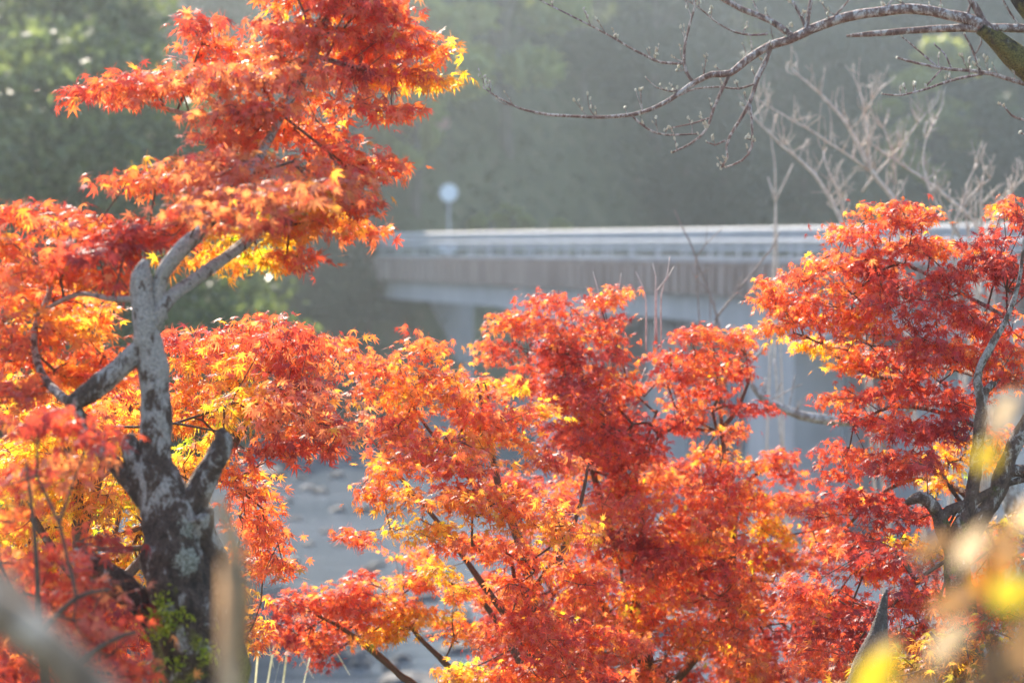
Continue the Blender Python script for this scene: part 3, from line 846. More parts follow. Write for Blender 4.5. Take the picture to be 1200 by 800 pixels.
# --- central orange maple
D4 = 7.2
L4 = [pl(D4 + 0.15, (600, 1000, 14), (610, 900, 12), (620, 800, 9), (625, 720, 7), (610, 640, 5.5), (585, 570, 4.2), (570, 500, 3), (560, 450, 1.6)),
      pl(D4 + 0.15, (622, 760, 5), (570, 690, 4), (520, 620, 3), (470, 560, 2.2), (440, 520, 1.2)),
      pl(D4 + 0.15, (622, 800, 5), (590, 740, 4, .1), (560, 700, 3, .1), (520, 680, 2, .1)),
      pl(D4 + 0.15, (618, 700, 4.5), (660, 640, 3.5), (680, 590, 2.6), (690, 540, 1.4)),
      pl(D4 + 0.15, (600, 610, 3.5), (550, 560, 2.6), (500, 500, 2), (470, 450, 1.2))]
pads4 = [
    (485, 408, 34, 14, 0, "orange", 1.1), (450, 428, 38, 18, .1, "orange"), (450, 465, 45, 25, .1, "flame"), (510, 450, 55, 28, 0, "flame"), (570, 455, 45, 20, .2, "orange"), (440, 500, 35, 18, 0, "redor"),
    (510, 500, 65, 26, -.1, "orange"), (590, 500, 62, 28, .1, "orange"), (620, 480, 35, 16, .2, "flame"), (470, 540, 50, 20, -.3, "flame"), (545, 540, 60, 22, -.3, "flame"), (445, 572, 38, 16, -.3, "flame"),
    (500, 582, 50, 22, -.5, "flame"), (560, 590, 60, 24, -.5, "flame"), (625, 600, 55, 24, -.5, "flame"), (665, 620, 35, 18, -.4, "flame"), (490, 620, 40, 18, -.3, "gold"), (428, 625, 30, 8, 0, "redor", 1.4),
    (550, 640, 55, 20, -.2, "rust" if False else "orange"), (610, 650, 50, 20, -.1, "orange"), (520, 665, 30, 14, 0, "gold"), (660, 670, 50, 22, 0, "orange"), (640, 540, 45, 22, 0, "pink"), (545, 690, 25, 12, 0, "orange"), (600, 690, 40, 20, -.1, "orange"), (640, 720, 50, 22, -.2, "redor"), (600, 745, 45, 22, -.2, "pink"), (660, 765, 55, 24, -.2, "redor"), (720, 745, 45, 22, -.1, "orange"), (620, 790, 60, 20, -.2, "orange"), (690, 800, 60, 20, -.1, "redor"), (550, 790, 36, 16, -.1, "gold"), (700, 690, 40, 20, -.1, "redor"),
]
maple("central orange maple with bright yellow edged leaves beside the open water", L4, pads4, D4, .039, 8, None, .054)

# --- small maple at lower centre left
D5 = 7.6
L5 = [pl(D5, (520, 1000, 9), (510, 880, 7), (490, 810, 5), (468, 790, 4.4), (440, 765, 3.6), (400, 735, 2.4), (370, 720, 1.4)), pl(D5, (505, 850, 5), (535, 800, 4.2), (520, 775, 3.6), (490, 745, 2.6), (470, 715, 1.5))]
pads5 = [(355, 705, 36, 20, 0, "redor"), (400, 700, 45, 24, 0, "orange"), (340, 735, 28, 22, 0, "redor"), (385, 735, 45, 22, .1, "orange"), (450, 715, 50, 24, 0, "flame"), (430, 680, 26, 10, .1, "orange"), (475, 680, 36, 16, .1, "orange"),
         (500, 720, 40, 20, 0, "gold"), (535, 735, 25, 16, .1, "flame"), (370, 765, 18, 16, .1, "red"), (450, 745, 40, 12, 0, "gold"), (480, 650, 20, 14, .2, "orange"), (540, 690, 14, 20, .1, "orange")]
maple("small orange maple at the bottom left of centre over the river stones", L5, pads5, D5, .036, 8, None, .049)

# --- red maple right of centre
D6 = 8.0
L6 = [pl(D6 + 0.22, (760, 1000, 13), (764, 900, 11), (762, 820, 9), (752, 740, 7), (732, 670, 5.5), (708, 600, 4.2), (690, 530, 3.2), (680, 450, 2.4), (670, 380, 1.2)),
      pl(D6 + 0.22, (748, 780, 5), (700, 700, 4), (640, 650, 2.4)),
      pl(D6 + 0.22, (760, 830, 6), (815, 770, 5), (850, 710, 4.4), (858, 640, 3.6), (852, 580, 2.9), (846, 500, 2.5), (838, 430, 1.3)),
      pl(D6 + 0.22, (856, 690, 3.2), (860, 650, 3), (862, 600, 3.5), (880, 560, 2.5), (920, 540, 2)),
      pl(D6 + 0.22, (730, 680, 3.6), (752, 620, 3.0), (745, 560, 2.4), (770, 480, 1.6)),
      pl(D6 + 0.22, (840, 505, 3), (856, 490, 3), (868, 470, 2.5), (880, 440, 1.5))]
pads6 = [
    (640, 352, 26, 12, 0, "redor", 1.3), (700, 352, 30, 12, .1, "redor", 1.2), (728, 342, 16, 10, 0, "redor", 1.4), (600, 378, 34, 18, 0, "orange"), (650, 380, 50, 20, 0, "orange"), (705, 385, 42, 20, .1, "redor"), (590, 410, 30, 18, 0, "redor"),
    (640, 420, 55, 22, .1, "redor"), (700, 425, 45, 24, 0, "redor"), (625, 450, 35, 18, .2, "redor"), (680, 465, 60, 28, 0, "red"), (740, 460, 22, 18, .1, "redor"), (680, 510, 60, 28, .1, "red"), (735, 510, 50, 28, .1, "red"), (700, 555, 55, 25, .2, "red"),
    (750, 550, 50, 22, .2, "pink"), (745, 595, 55, 22, .1, "orange"), (720, 640, 55, 25, -.1, "redor"), (730, 600, 50, 24, -.2, "orange"), (770, 660, 50, 24, -.2, "redor"), (850, 620, 44, 24, -.2, "orange"), (830, 680, 50, 26, -.2, "redor"), (845, 750, 50, 26, -.2, "orange"), (700, 470, 40, 22, -.2, "red"), (700, 520, 44, 22, -.2, "red"), (690, 690, 60, 25, 0, "orange"), (620, 700, 45, 20, .3, "pink"), (600, 735, 50, 25, .2, "redor"), (660, 740, 60, 28, .1, "pink"), (620, 780, 70, 25, .1, "redor"), (720, 780, 70, 25, 0, "orange"), (560, 790, 40, 15, .2, "gold"),
    (810, 392, 30, 14, 0, "redor", 1.3), (855, 395, 32, 18, 0, "redor"), (780, 415, 24, 14, 0, "redor"), (825, 425, 40, 20, 0, "redor"), (870, 430, 20, 20, 0, "redor"), (790, 450, 36, 22, 0, "redor"), (820, 470, 40, 20, .1, "orange"), (880, 478, 30, 9, 0, "red", 1.3), (790, 495, 36, 18, .1, "redor"), (865, 505, 20, 8, .1, "orange", 1.3),
    (835, 535, 30, 16, .2, "orange"), (905, 535, 30, 18, .2, "redor"), (920, 555, 20, 14, .2, "red"), (870, 560, 35, 20, 0, "orange"), (820, 575, 45, 24, 0, "orange"), (880, 600, 45, 24, .1, "orange"), (800, 620, 50, 25, .1, "orange"), (850, 650, 50, 22, .2, "redor"), (920, 590, 30, 18, .3, "redor"),
    (960, 640, 30, 20, .5, "red"), (650, 790, 60, 30, .6, "pink"), (700, 735, 60, 30, .7, "redor"), (590, 690, 40, 24, .7, "redor"), (790, 700, 60, 30, .7, "red"), (860, 690, 50, 30, .7, "red"), (760, 650, 60, 30, .7, "redor"), (940, 790, 60, 24, .5, "redor"), (860, 800, 60, 24, .5, "orange"), (780, 800, 60, 20, .4, "redor"), (640, 640, 50, 26, .6, "redor"), (820, 640, 50, 26, .7, "red"), (960, 730, 50, 28, .6, "red"), (600, 570, 40, 24, .6, "redor"), (800, 560, 40, 20, .5, "red"), (640, 580, 40, 26, .6, "red"),
    (930, 590, 34, 18, .2, "redor"), (960, 625, 36, 20, .3, "red"), (905, 625, 40, 22, .1, "orange"), (780, 680, 50, 24, .1, "orange"), (780, 740, 55, 26, 0, "orange"), (890, 655, 45, 22, 0, "orange"), (900, 700, 50, 22, .1, "flame"), (850, 770, 60, 26, .1, "redor"), (840, 725, 30, 14, .3, "red"), (920, 750, 45, 24, .2, "red"), (940, 665, 26, 16, .1, "redor"),
]
maple("tall orange red maple right of centre in front of the bridge piers", L6, pads6, D6, .037, 8, None, .053)

# --- right maple
D7 = 7.0
M_rbark = bark_material("dark_maple_bark", (.05, .03, .024), (.19, .12, .09), (.52, .45, .40), 34, .52, moss=(.17, .18, .04), moss_z=(-1.1, -.4), bump=.8)
L7 = [pl(D7 - .22, (1150, 1000, 24.6), (1146, 900, 22.14), (1138, 800, 19.68), (1128, 720, 17.22), (1122, 660, 14.76), (1124, 625, 11.48), (1135, 595, 9.02), (1142, 560, 7.38), (1146, 520, 6.97), (1150, 480, 6.56), (1146, 440, 4.92), (1160, 408, 4.1), (1180, 372, 3.28), (1194, 330, 2.46), (1200, 280, 1.64)),
      pl(D7 - .22, (1124, 650, 11.48), (1148, 610, 11.48), (1168, 580, 10.66), (1178, 545, 9.84), (1192, 515, 9.02), (1215, 470, 7.38), (1240, 400, 4.92), (1240, 330, 3.28)),
      pl(D7 - .22, (1172, 558, 6.56), (1190, 551, 7.38), (1204, 552, 7.38), (1215, 553, 5.74)),
      pl(D7 - .22, (1118, 650, 9.84), (1108, 628, 8.2), (1098, 600, 7.38), (1084, 584, 7.38), (1072, 584, 6.56), (1062, 590, 3.28)),
      pl(D7 - .22, (1100, 612, 5.74), (1112, 598, 6.56), (1130, 592, 6.56), (1150, 582, 5.74), (1175, 568, 4.1), (1215, 558, 3.28)),
      pl(D7 - .22, (1150, 480, 4.1), (1155, 458, 4.92), (1164, 449, 4.1), (1168, 449, 1.64)),
      pl(D7, (1126, 588, 2.46), (1110, 565, 2.13), (1098, 540, 1.64), (1090, 520, 1.23)),
      pl(D7, (1146, 440, 3.28), (1100, 430, 2.87, .2), (1050, 445, 2.46, .3), (1000, 430, 2.05, .3), (960, 400, 1.64, .3)),
      pl(D7, (1148, 500, 3.28), (1090, 480, 2.46, .1), (1040, 478, 2.05, .2), (1000, 500, 1.31, .2)),
      pl(D7, (1140, 580, 4.1), (1080, 560, 2.87, .3), (1030, 580, 2.46, .3), (990, 620, 1.64, .2)),
      pl(D7, (1180, 372, 2.46), (1120, 340, 2.13, .1), (1060, 310, 1.97, .2), (1000, 300, 1.31, .3))]
pads7 = [
    (1035, 246, 30, 12, .2, "redor", 1.2), (1075, 246, 22, 10, .25, "redor", 1.2), (990, 272, 30, 12, .3, "redor"), (1190, 240, 18, 14, .1, "redor", 1.3),
    (1040, 262, 34, 16, .2, "redor"), (1080, 258, 26, 14, .2, "redor"), (1000, 275, 30, 12, .2, "redor", 1.2), (1060, 290, 55, 20, .2, "redor"), (985, 305, 45, 22, .2, "orange"), (930, 325, 36, 20, .2, "redor"), (905, 350, 26, 20, .3, "orange"), (1010, 330, 60, 24, .2, "redor"),
    (950, 365, 55, 24, .2, "orange"), (1020, 375, 60, 26, .1, "redor"), (905, 385, 22, 14, .3, "orange"), (960, 405, 40, 16, .3, "flame"), (1010, 425, 45, 18, .3, "orange"), (1080, 345, 50, 24, 0, "red"), (1130, 320, 40, 22, 0, "red"), (1110, 290, 28, 14, .2, "redor"), (1165, 295, 36, 24, 0, "red"), (1190, 255, 20, 14, 0, "redor", 1.3),
    (1190, 330, 36, 30, -.1, "red"), (1140, 365, 50, 24, 0, "red"), (1090, 395, 55, 24, 0, "red"), (1060, 420, 40, 20, .2, "red"), (1120, 420, 50, 22, -.1, "red"), (1185, 400, 40, 26, 0, "red"), (1070, 455, 55, 22, .1, "red"), (1120, 470, 36, 18, -.1, "red"), (1185, 445, 36, 20, -.1, "red"), (990, 465, 26, 14, .2, "redor"),
    (1010, 490, 36, 16, .2, "red"), (1060, 500, 45, 22, 0, "red"), (1105, 505, 34, 22, -.1, "red"), (990, 530, 38, 16, .2, "orange"), (975, 555, 22, 10, .2, "redor", 1.3), (1040, 545, 40, 22, 0, "redor"), (1085, 540, 36, 20, -.2, "red"), (1120, 530, 22, 25, .2, "gold"), (1105, 560, 26, 18, .2, "gold"), (1165, 520, 20, 24, .3, "orange"),
    (1000, 585, 45, 20, .2, "red"), (1040, 600, 40, 20, .1, "red"), (960, 600, 26, 18, .3, "redor"), (1010, 630, 45, 18, .1, "redor"), (1080, 640, 36, 14, .1, "gold"), (1060, 665, 40, 20, .1, "red"), (1000, 665, 36, 18, .3, "red"), (960, 700, 36, 20, .3, "red"), (1080, 700, 40, 22, .2, "redor"), (1010, 710, 30, 18, .3, "red"),
    (960, 690, 50, 24, -.2, "redor"), (1000, 720, 30, 20, -.3, "red"), (1075, 700, 45, 26, -.3, "redor"), (970, 770, 50, 24, -.3, "redor"), (1075, 760, 45, 24, -.3, "red"), (1030, 650, 40, 20, -.2, "red"), (985, 640, 30, 16, -.1, "redor"), (1085, 600, 30, 14, .3, "red"), (1150, 640, 40, 24, .5, "redor"), (1140, 700, 50, 30, .4, "redor"), (985, 750, 45, 24, .2, "red"), (1060, 745, 45, 22, .2, "redor"), (1170, 610, 34, 16, .3, "brown", .7), (1185, 640, 30, 20, .3, "brown", .7), (1000, 785, 50, 18, .1, "redor"),
]
maple("red maple at the right edge with a dark forked trunk and cut branch ends", L7, pads7, D7, .038, 8, M_rbark, .053)

# --- low lace leaved shrub, bottom right
D8 = 6.2
L8 = [pl(D8, (1130, 1000, 10), (1125, 880, 8), (1120, 820, 6), (1110, 770, 4), (1090, 740, 2)), pl(D8, (1122, 840, 5), (1170, 790, 4), (1200, 750, 2))]
pads8 = [(1060, 778, 50, 22, 0, "brown"), (1120, 760, 50, 26, 0, "brown"), (1180, 760, 45, 28, 0, "brown"), (1150, 795, 70, 22, -.1, "brown"), (1180, 715, 34, 20, .2, "brown"), (1050, 800, 50, 20, -.1, "rust" if False else "gold"), (1140, 725, 40, 14, .2, "orange")]
maple("low brown and gold laceleaf maple at the bottom right behind the blurred leaves", L8, pads8, D8, .045, 8, None, .060, name="laceleaf_maple")
print("LEAVES", TOTAL[0])

# pointed dead snag
def snag():
    b = P(1012, 900, 6.0); gz = float(ground_h(b[0], b[1]))
    o = MB()
    limb(o, [(np.array((b[0], b[1], gz - .1)), .11)] + pl(6.0, (1008, 880, 32), (1012, 820, 27), (1022, 775, 20), (1029, 742, 11), (1034, 716, 6.5), (1037, 700, 4), (1039, 690, 1.2)), .02, 18, .2, 14)
    tag(o.build("dead_stump", bark_material("weathered_wood", (.05, .04, .035), (.16, .12, .10), (.36, .32, .29), 40, .54, bump=.8), None, True), "pointed grey dead tree stump standing between the red leaves at the bottom right", "stump")
snag()

# ------------------------------------------------------------------ bare tree at the upper right
def upright_twigs(p, r, out, n, lmin, lmax, sky=(0, 0, 1), lean=.35, buds=None, rad=.0012, tips=None):
    for i in range(n):
        k = rng.integers(1, len(p)); q = p[k]
        dv = np.array(sky) + rng.normal(size=3) * lean; dv /= np.linalg.norm(dv)
        L = rng.uniform(lmin, lmax)
        mid = q + dv * L * .5 + rng.normal(size=3) * L * .06; e = q + dv * L + np.array((0, 0, 1)) * L * .08 + rng.normal(size=3) * L * .08
        pts = [(q, rad * 1.4), (mid, rad * 1.1), (e, rad * .8)]
        limb(out, pts, L / 5, 5)
        if buds is not None:
            buds.append(e); 
            for u in (.45, .75): 
                if rng.random() < .5: buds.append(q + (e - q) * u + rng.normal(size=3) * .002)
        if tips is not None and rng.random() < .5:
            s = q + (e - q) * rng.uniform(.35, .7); dv2 = dv + rng.normal(size=3) * .6; e2 = s + dv2 / np.linalg.norm(dv2) * L * .45
            limb(out, [(s, rad), (e2, rad * .7)], L / 4, 5)
            if buds is not None: buds.append(e2)
def bud_mesh(name, pts, size, mat, parent):
    mb = MB()
    for q in pts:
        s = size * rng.uniform(.7, 1.3); a = rng.uniform(0, 3)
        dv = unit(np.array((rng.normal() * .5, rng.normal() * .5, 1.0)))
        mb.tube([q - dv * s * .6, q + dv * s * .1, q + dv * s, q + dv * s * 1.7], [s * .35, s * .75, s * .6, s * .08], 6)
    return mb.build(name, mat, parent, True)
M_bud = plain("pale_bud", (.42, .36, .26), (.62, .56, .42), 90, .6, .1)
def bare_tree():
    D = 7.3
    base = P(1330, 700, D); gz = float(ground_h(base[0], base[1]))
    root = empty("bare_tree", (base[0], base[1], gz)); tag(root, "leafless tree reaching in from the upper right corner with a long arching budded branch", "tree")
    t = MB(); bt = MB(); buds = []
    limb(t, [(np.array((base[0], base[1], gz - .2)), .17)] + pl(D, (1340, 700, 60), (1330, 400, 48), (1300, 200, 34), (1262, 100, 22), (1225, 35, 15), (1190, -15, 13), (1160, -80, 10)), .05, 20, .15, 8)
    limb(t, pl(D, (1285, 160, 20), (1235, 104, 19), (1200, 76, 16), (1172, 50, 12.5), (1150, 32, 9)), .03, 14, .25, 22)
    t.build("trunk", M_mossy, root, True)
    def B(*q, **k):
        p, r = limb(bt, pl(D, *q), .02, 8, .12, 60, .002)
        n = k.get('n', 0)
        if n: upright_twigs(p, r, bt, n, k.get('a', .02), k.get('b', .075), (k.get('sx', -.35), 0, 1), .4, buds, .0011, True)
        if k.get('tip', True): buds.append(p[-1])
        return p, r
    B((1165, 42, 9), (1145, 27, 8), (1120, 19, 6.5), (1075, 11, 6), (1030, 14, 5.8), (985, 22, 5.6), (950, 35, 5.6), (925, 47, 5.2), (900, 55, 5), (875, 71, 4.5), (855, 86, 4), (835, 87, 3.6), (815, 96, 3.2), (795, 110, 2.8), (770, 125, 2.4), (745, 134, 2.2), (715, 137, 2), (680, 137, 1.7), (640, 134, 1.5), (610, 127, 1.3), (585, 115, 1.1), (567, 103, .8), n=26)
    B((813, 97, 2), (803, 82, 1.9), (802, 60, 1.7), (808, 30, 1.4), (818, -5, 1.2), n=5)
    B((800, 74, 1.6), (775, 73, 1.5), (750, 62, 1.3), (720, 45, 1.1), (700, 34, 1), (675, 22, .9), (636, 2, .8), n=10, b=.05)
    B((932, 46, 4), (905, 26, 3.6), (870, 11, 3.2), (835, -8, 3), n=4)
    B((903, 56, 2.8), (896, 75, 2.6), (887, 92, 3.2), (885, 100, 2.4), (878, 122, 2.2), (866, 142, 1.8), (855, 160, 1.6), (851, 172, 1.4), (853, 185, 1.2), (845, 198, 1), n=5, b=.05)
    B((879, 122, 1.6), (881, 145, 1.5), (881, 172, 1.3), (870, 188, 1.1), (850, 196, .9), n=6, b=.04)
    B((855, 87, 2), (846, 105, 1.9), (835, 130, 1.6), (827, 153, 1.4), (810, 168, 1.2), (787, 179, .9), n=5, b=.04)
    B((740, 135, 1.4), (757, 150, 1.2), (780, 158, 1.1), (818, 157, .9), n=5, b=.04)
    B((832, 138, 1.2), (810, 145, 1), (785, 150, .8), n=2, b=.03)
    B((850, 165, 1.2), (838, 170, 1), (828, 166, .8), n=1, b=.03)
    B((884, 98, 1.3), (866, 104, 1.2), (845, 102, 1.1), (815, 104, 1), (796, 112, .9), n=3, b=.03)
    B((798, 106, 1), (788, 107, .9), (770, 103, .8), (757, 91, .7), n=2, b=.02)
    B((900, 40, 1.5), (880, 41, 1.3), (862, 38, 1.1), (840, 26, 1), (820, 10, .8), (800, -2, .7), n=6, b=.05)
    B((946, 38, 2), (940, 22, 1.8), (928, 0, 1.6), n=3, b=.05); B((968, 28, 1.4), (985, 12, 1.2), (1000, -6, 1), n=1)
    B((945, 37, 3), (947, 20, 2.6), (951, -8, 2.2)); B((1038, 14, 1.5), (1042, 4, 1.3), (1052, -8, 1.1), n=1)
    B((1215, 34, 5), (1160, 33, 5), (1100, 34, 4.2), (1040, 38, 3.6), (1010, 41, 2.8), (992, 42, 1.2), tip=False)
    B((1215, 102, 2.6), (1180, 92, 2.4), (1150, 84, 2.1), (1110, 81, 1.8), (1075, 74, 1.5), (1051, 68, 1.2), n=8, b=.06)
    B((1153, 86, 1.6), (1125, 92, 1.5), (1100, 99, 1.4), (1080, 106, 1.2), (1055, 112, 1), (1033, 110, .8), n=8, b=.03)
    B((1105, 80, 1.2), (1095, 90, 1.1), (1085, 101, .9)); B((1150, 84, 1.6), (1142, 64, 1.4), (1130, 40, 1.2)); B((1142, 64, 1.1), (1150, 50, .9), (1148, 40, .8))
    B((1098, 78, 1.2), (1075, 58, 1), (1057, 43, .8)); B((1115, 80, 1.1), (1106, 62, 1), (1095, 52, .8))
    B((1158, 36, 5), (1148, 18, 4.5), (1135, -6, 4)); B((1130, 24, 2), (1137, 8, 1.7), (1142, -6, 1.4)); B((1195, 30, 1.4), (1184, 15, 1.2), (1173, -4, 1))
    B((1225, 143, 1.6), (1200, 141, 1.4), (1185, 135, 1.2), (1176, 124, 1), n=1, b=.02); B((1225, 160, 1.2), (1205, 158, 1), (1195, 156, .8))
    bt.build("branches", M_cherry, root, True)
    bud_mesh("buds", buds, .0048, M_bud, root)["kind"] = "stuff"
M_mossy = bark_material("mossy_cherry_bark", (.045, .03, .022), (.14, .10, .07), (.42, .40, .34), 40, .52, moss=(.36, .28, .09), moss_z=(.62, 1.15), bump=1.0)
bare_tree()

# ------------------------------------------------------------------ bare shrubs behind the right maple
M_baretwig = plain("bare_shrub_bark", (.42, .31, .26), (.74, .62, .54), 40, .6, .2, .003)
def bare_shrub(name, label, D, stems, base_px, tw, lmin, lmax, mat=None):
    b = P(base_px, 600, D); gz = float(ground_h(b[0], b[1]))
    root = empty(name, (b[0], b[1], gz)); tag(root, label, "bare shrub")
    mb = MB(); tm = mb; tips = []
    for st in stems:
        p, r = limb(mb, pl(D, *[(q[0], q[1], q[2] * .6) for q in st]), .05, 7, .1, 30, .006)
        upright_twigs(p, r, tm, int(tw * len(p)), lmin, lmax, (.12, 0, 1), .42, tips, .0016, True)
    trunk = pl(D, stems[0][0])
    q0 = np.array((b[0], b[1], gz - .1))
    for st in stems:
        if len(st[0]) > 4 or st[0][1] > 230:
            e, r0 = pl(D, st[0])[0]
            limb(mb, [(q0 + rng.normal(size=3) * np.array((.03, .03, 0)), r0 * .8), (q0 * .5 + e * .5 + rng.normal(size=3) * .05, r0 * .7), (e, r0 * .62)], .1, 8)
    mb.build("stems", mat or M_baretwig, root, True)
bare_shrub("bare_shrub", "pale leafless shrub with crossing stems and stubby twigs behind the right maple", 11.5, [
    ((1055, 300, 5.5), (1052, 244, 5.2), (1021, 199, 4.6), (996, 151, 4), (973, 122, 3.2), (950, 100, 2.4), (926, 80, 1.6)),
    ((1000, 300, 4.5), (985, 257, 4.2), (955, 205, 3.8), (917, 171, 3), (883, 137, 2), (868, 122, 1.4)),
    ((1021, 199, 3.4), (1017, 160, 2.8), (1013, 130, 2.2), (1008, 108, 1.4)),
    ((1000, 270, 3), (990, 250, 2.8), (979, 216, 2.4), (969, 195, 1.8), (965, 176, 1.3)),
    ((1020, 200, 3), (1000, 186, 2.7), (959, 159, 2.4), (917, 134, 1.8), (888, 117, 1.2)),
    ((1150, 300, 4.4), (1143, 261, 4), (1101, 224, 3.4), (1065, 198, 2.8), (1040, 182, 2.2), (1020, 168, 1.5)),
    ((1010, 225, 2.4), (1030, 200, 2.2), (1044, 185, 1.9), (1064, 160, 1.6), (1084, 134, 1.2)),
    ((1012, 135, 1.8), (1022, 118, 1.5), (1037, 97, 1.2)),
    ((1050, 215, 2), (1046, 180, 1.6), (1035, 150, 1.2), (1025, 140, 1)),
], 1080, 2.6, .04, .17)
bare_shrub("bare_bush", "low pale twiggy bush at the right edge above the red maple leaves", 11.0, [
    ((1160, 330, 4), (1152, 280, 3.4), (1150, 240, 2.6), (1152, 205, 1.6)),
    ((1150, 330, 3.4), (1120, 270, 2.8), (1090, 225, 2.2), (1082, 180, 1.6), (1096, 140, 1.2)),
    ((1165, 330, 3.4), (1170, 260, 2.8), (1185, 225, 2.2), (1210, 200, 1.6)),
    ((1150, 320, 3), (1160, 270, 2.4), (1175, 230, 1.8), (1200, 212, 1.2)),
    ((1140, 320, 3), (1135, 270, 2.4), (1130, 230, 1.8), (1145, 190, 1.2)),
    ((1120, 320, 2.6), (1115, 280, 2.2), (1128, 240, 1.7), (1160, 210, 1.2)),
], 1150, 2.3, .04, .15)
bare_shrub("bare_sapling", "slender leafless sapling with a forked tip in front of the bridge parapet", 11.0, [
    ((862, 600, 3.2), (850, 450, 2.8), (840, 372, 2.4), (828, 335, 2.1), (815, 300, 1.8), (800, 268, 1.4), (790, 246, 1)),
    ((838, 375, 2.4), (855, 352, 2.2), (880, 322, 2), (905, 290, 1.7), (914, 272, 1.3)),
    ((815, 302, 1.3), (828, 285, 1.1), (846, 268, .9)), ((832, 345, 1.2), (815, 325, 1), (808, 310, .8)),
    ((870, 500, 3), (868, 450, 2.8), (880, 425, 2.5), (905, 398, 2.2), (930, 372, 1.6)),
], 862, .35, .03, .10, plain("brown_twig", (.20, .13, .11), (.36, .27, .24), 40, .7, .2, .003))
bare_shrub("dry_stalk", "tall thin dry stalk with a Y fork standing before the bridge railing", 13.0, [
    ((908, 420, 2.2), (908, 300, 2), (909, 240, 2), (908, 200, 1.6), (902, 150, 1.1)), ((909, 236, 1.8), (915, 222, 1.8), (929, 193, 1.2)), ((909, 240, 1.6), (905, 222, 2), (900, 208, 1.2))], 908, .0, .02, .05)
# cut branch lying across behind, right of centre
mb = MB()
limb(mb, pl(10.5, (1060, 478, 5.5), (1010, 492, 6), (975, 492, 6), (940, 487, 5.6), (915, 478, 5), (895, 468, 4.4), (880, 450, 3), (868, 432, 2)), .05, 10, .15, 20)
limb(mb, pl(10.5, (1060, 478, 5.5), (1110, 470, 7), (1160, 500, 9), (1190, 600, 12)), .06, 10, .1, 10)
bp = P(1190, 600, 10.5); limb(mb, [(np.array((bp[0], bp[1], float(ground_h(bp[0], bp[1])) - .1)), .06), (bp, .045)], .2, 10)
upp, upr = catmull(pl(10.5, (940, 487, 4), (915, 478, 4), (895, 468, 3)), .03)
upright_twigs(upp, upr, mb, 7, .05, .2, (.2, 0, 1), .4, None, .003)
tag(mb.build("bare_limb", M_graybark, None, True), "pale curved bare limb crossing in front of the bridge pier right of centre", "branch")
# thin shoots above the central red maple
mb = MB()
for a, b_, c, d_ in ((705, 372, 695, 318), (716, 372, 728, 320), (757, 352, 745, 318), (768, 340, 765, 308), (775, 345, 785, 300), (690, 380, 668, 352), (770, 340, 790, 312), (700, 375, 686, 335)):
    limb(mb, pl(8.2, (a, b_ + 60, 1.2), (a, b_, 1), ((a + c) / 2 + 2, (b_ + d_) / 2, .8), (c, d_, .5)), .03, 5)
gb = P(735, 800, 8.2)
limb(mb, [(np.array((gb[0], gb[1], float(ground_h(gb[0], gb[1])))), .02), (P(735, 700, 8.2), .012), (P(730, 500, 8.2), .008), (P(735, 430, 8.2), .005)], .1, 6)
for a in (705, 716, 757, 768, 775, 690, 770, 700):
    limb(mb, [(P(732, 500, 8.2), .003), (P((a + 732) / 2, 460, 8.2), .0025), (P(a, 430 if a > 745 else 440, 8.2), .002)], .05, 5)
tag(mb.build("thin_shoots", M_baretwig, None, True), "thin reddish bare shoots standing above the leaves at the top of the centre maple", "shoots")

# ------------------------------------------------------------------ blurred foreground
M_fgpale = bark_material("pale_dead_wood", (.10, .06, .04), (.30, .20, .13), (.64, .50, .38), 14, .50, bump=.3)
def fg_stem(name, d, pts, label, cat, mat, rough=.08):
    L = pl(d, *pts); b = L[-1][0]; gz = float(ground_h(b[0], b[1]))
    mb = MB(); limb(mb, L + [(np.array((b[0] + .02, b[1] + .02, gz - .08)), L[-1][1] * 1.3)], .02, 14, rough, 20)
    return tag(mb.build(name, mat, None, True), label, cat)
M_fgtan = bark_material("tan_bark", (.28, .15, .07), (.48, .29, .15), (.62, .44, .28), 30, .55, bump=.3)
fg_stem("cut_sapling", 1.75, [(252, 582, 5), (260, 594, 9), (274, 640, 12), (284, 700, 13), (282, 760, 14), (270, 830, 16)], "blurred tan sapling stem cut at the top in front of the lichened trunk", "sapling", M_fgtan)
fg_stem("leaning_log", 1.5, [(-120, 610, 24), (-60, 668, 25), (0, 718, 26), (60, 762, 27), (110, 812, 28), (150, 870, 28)], "out of focus pale leaning log across the bottom left corner", "log", M_fgpale)
fg_stem("dead_stick", 1.6, [(-60, 600, 9), (-10, 662, 10), (30, 705, 11), (60, 750, 11), (80, 810, 11)], "thin out of focus pale stick crossing above the leaning log", "stick", M_fgpale)

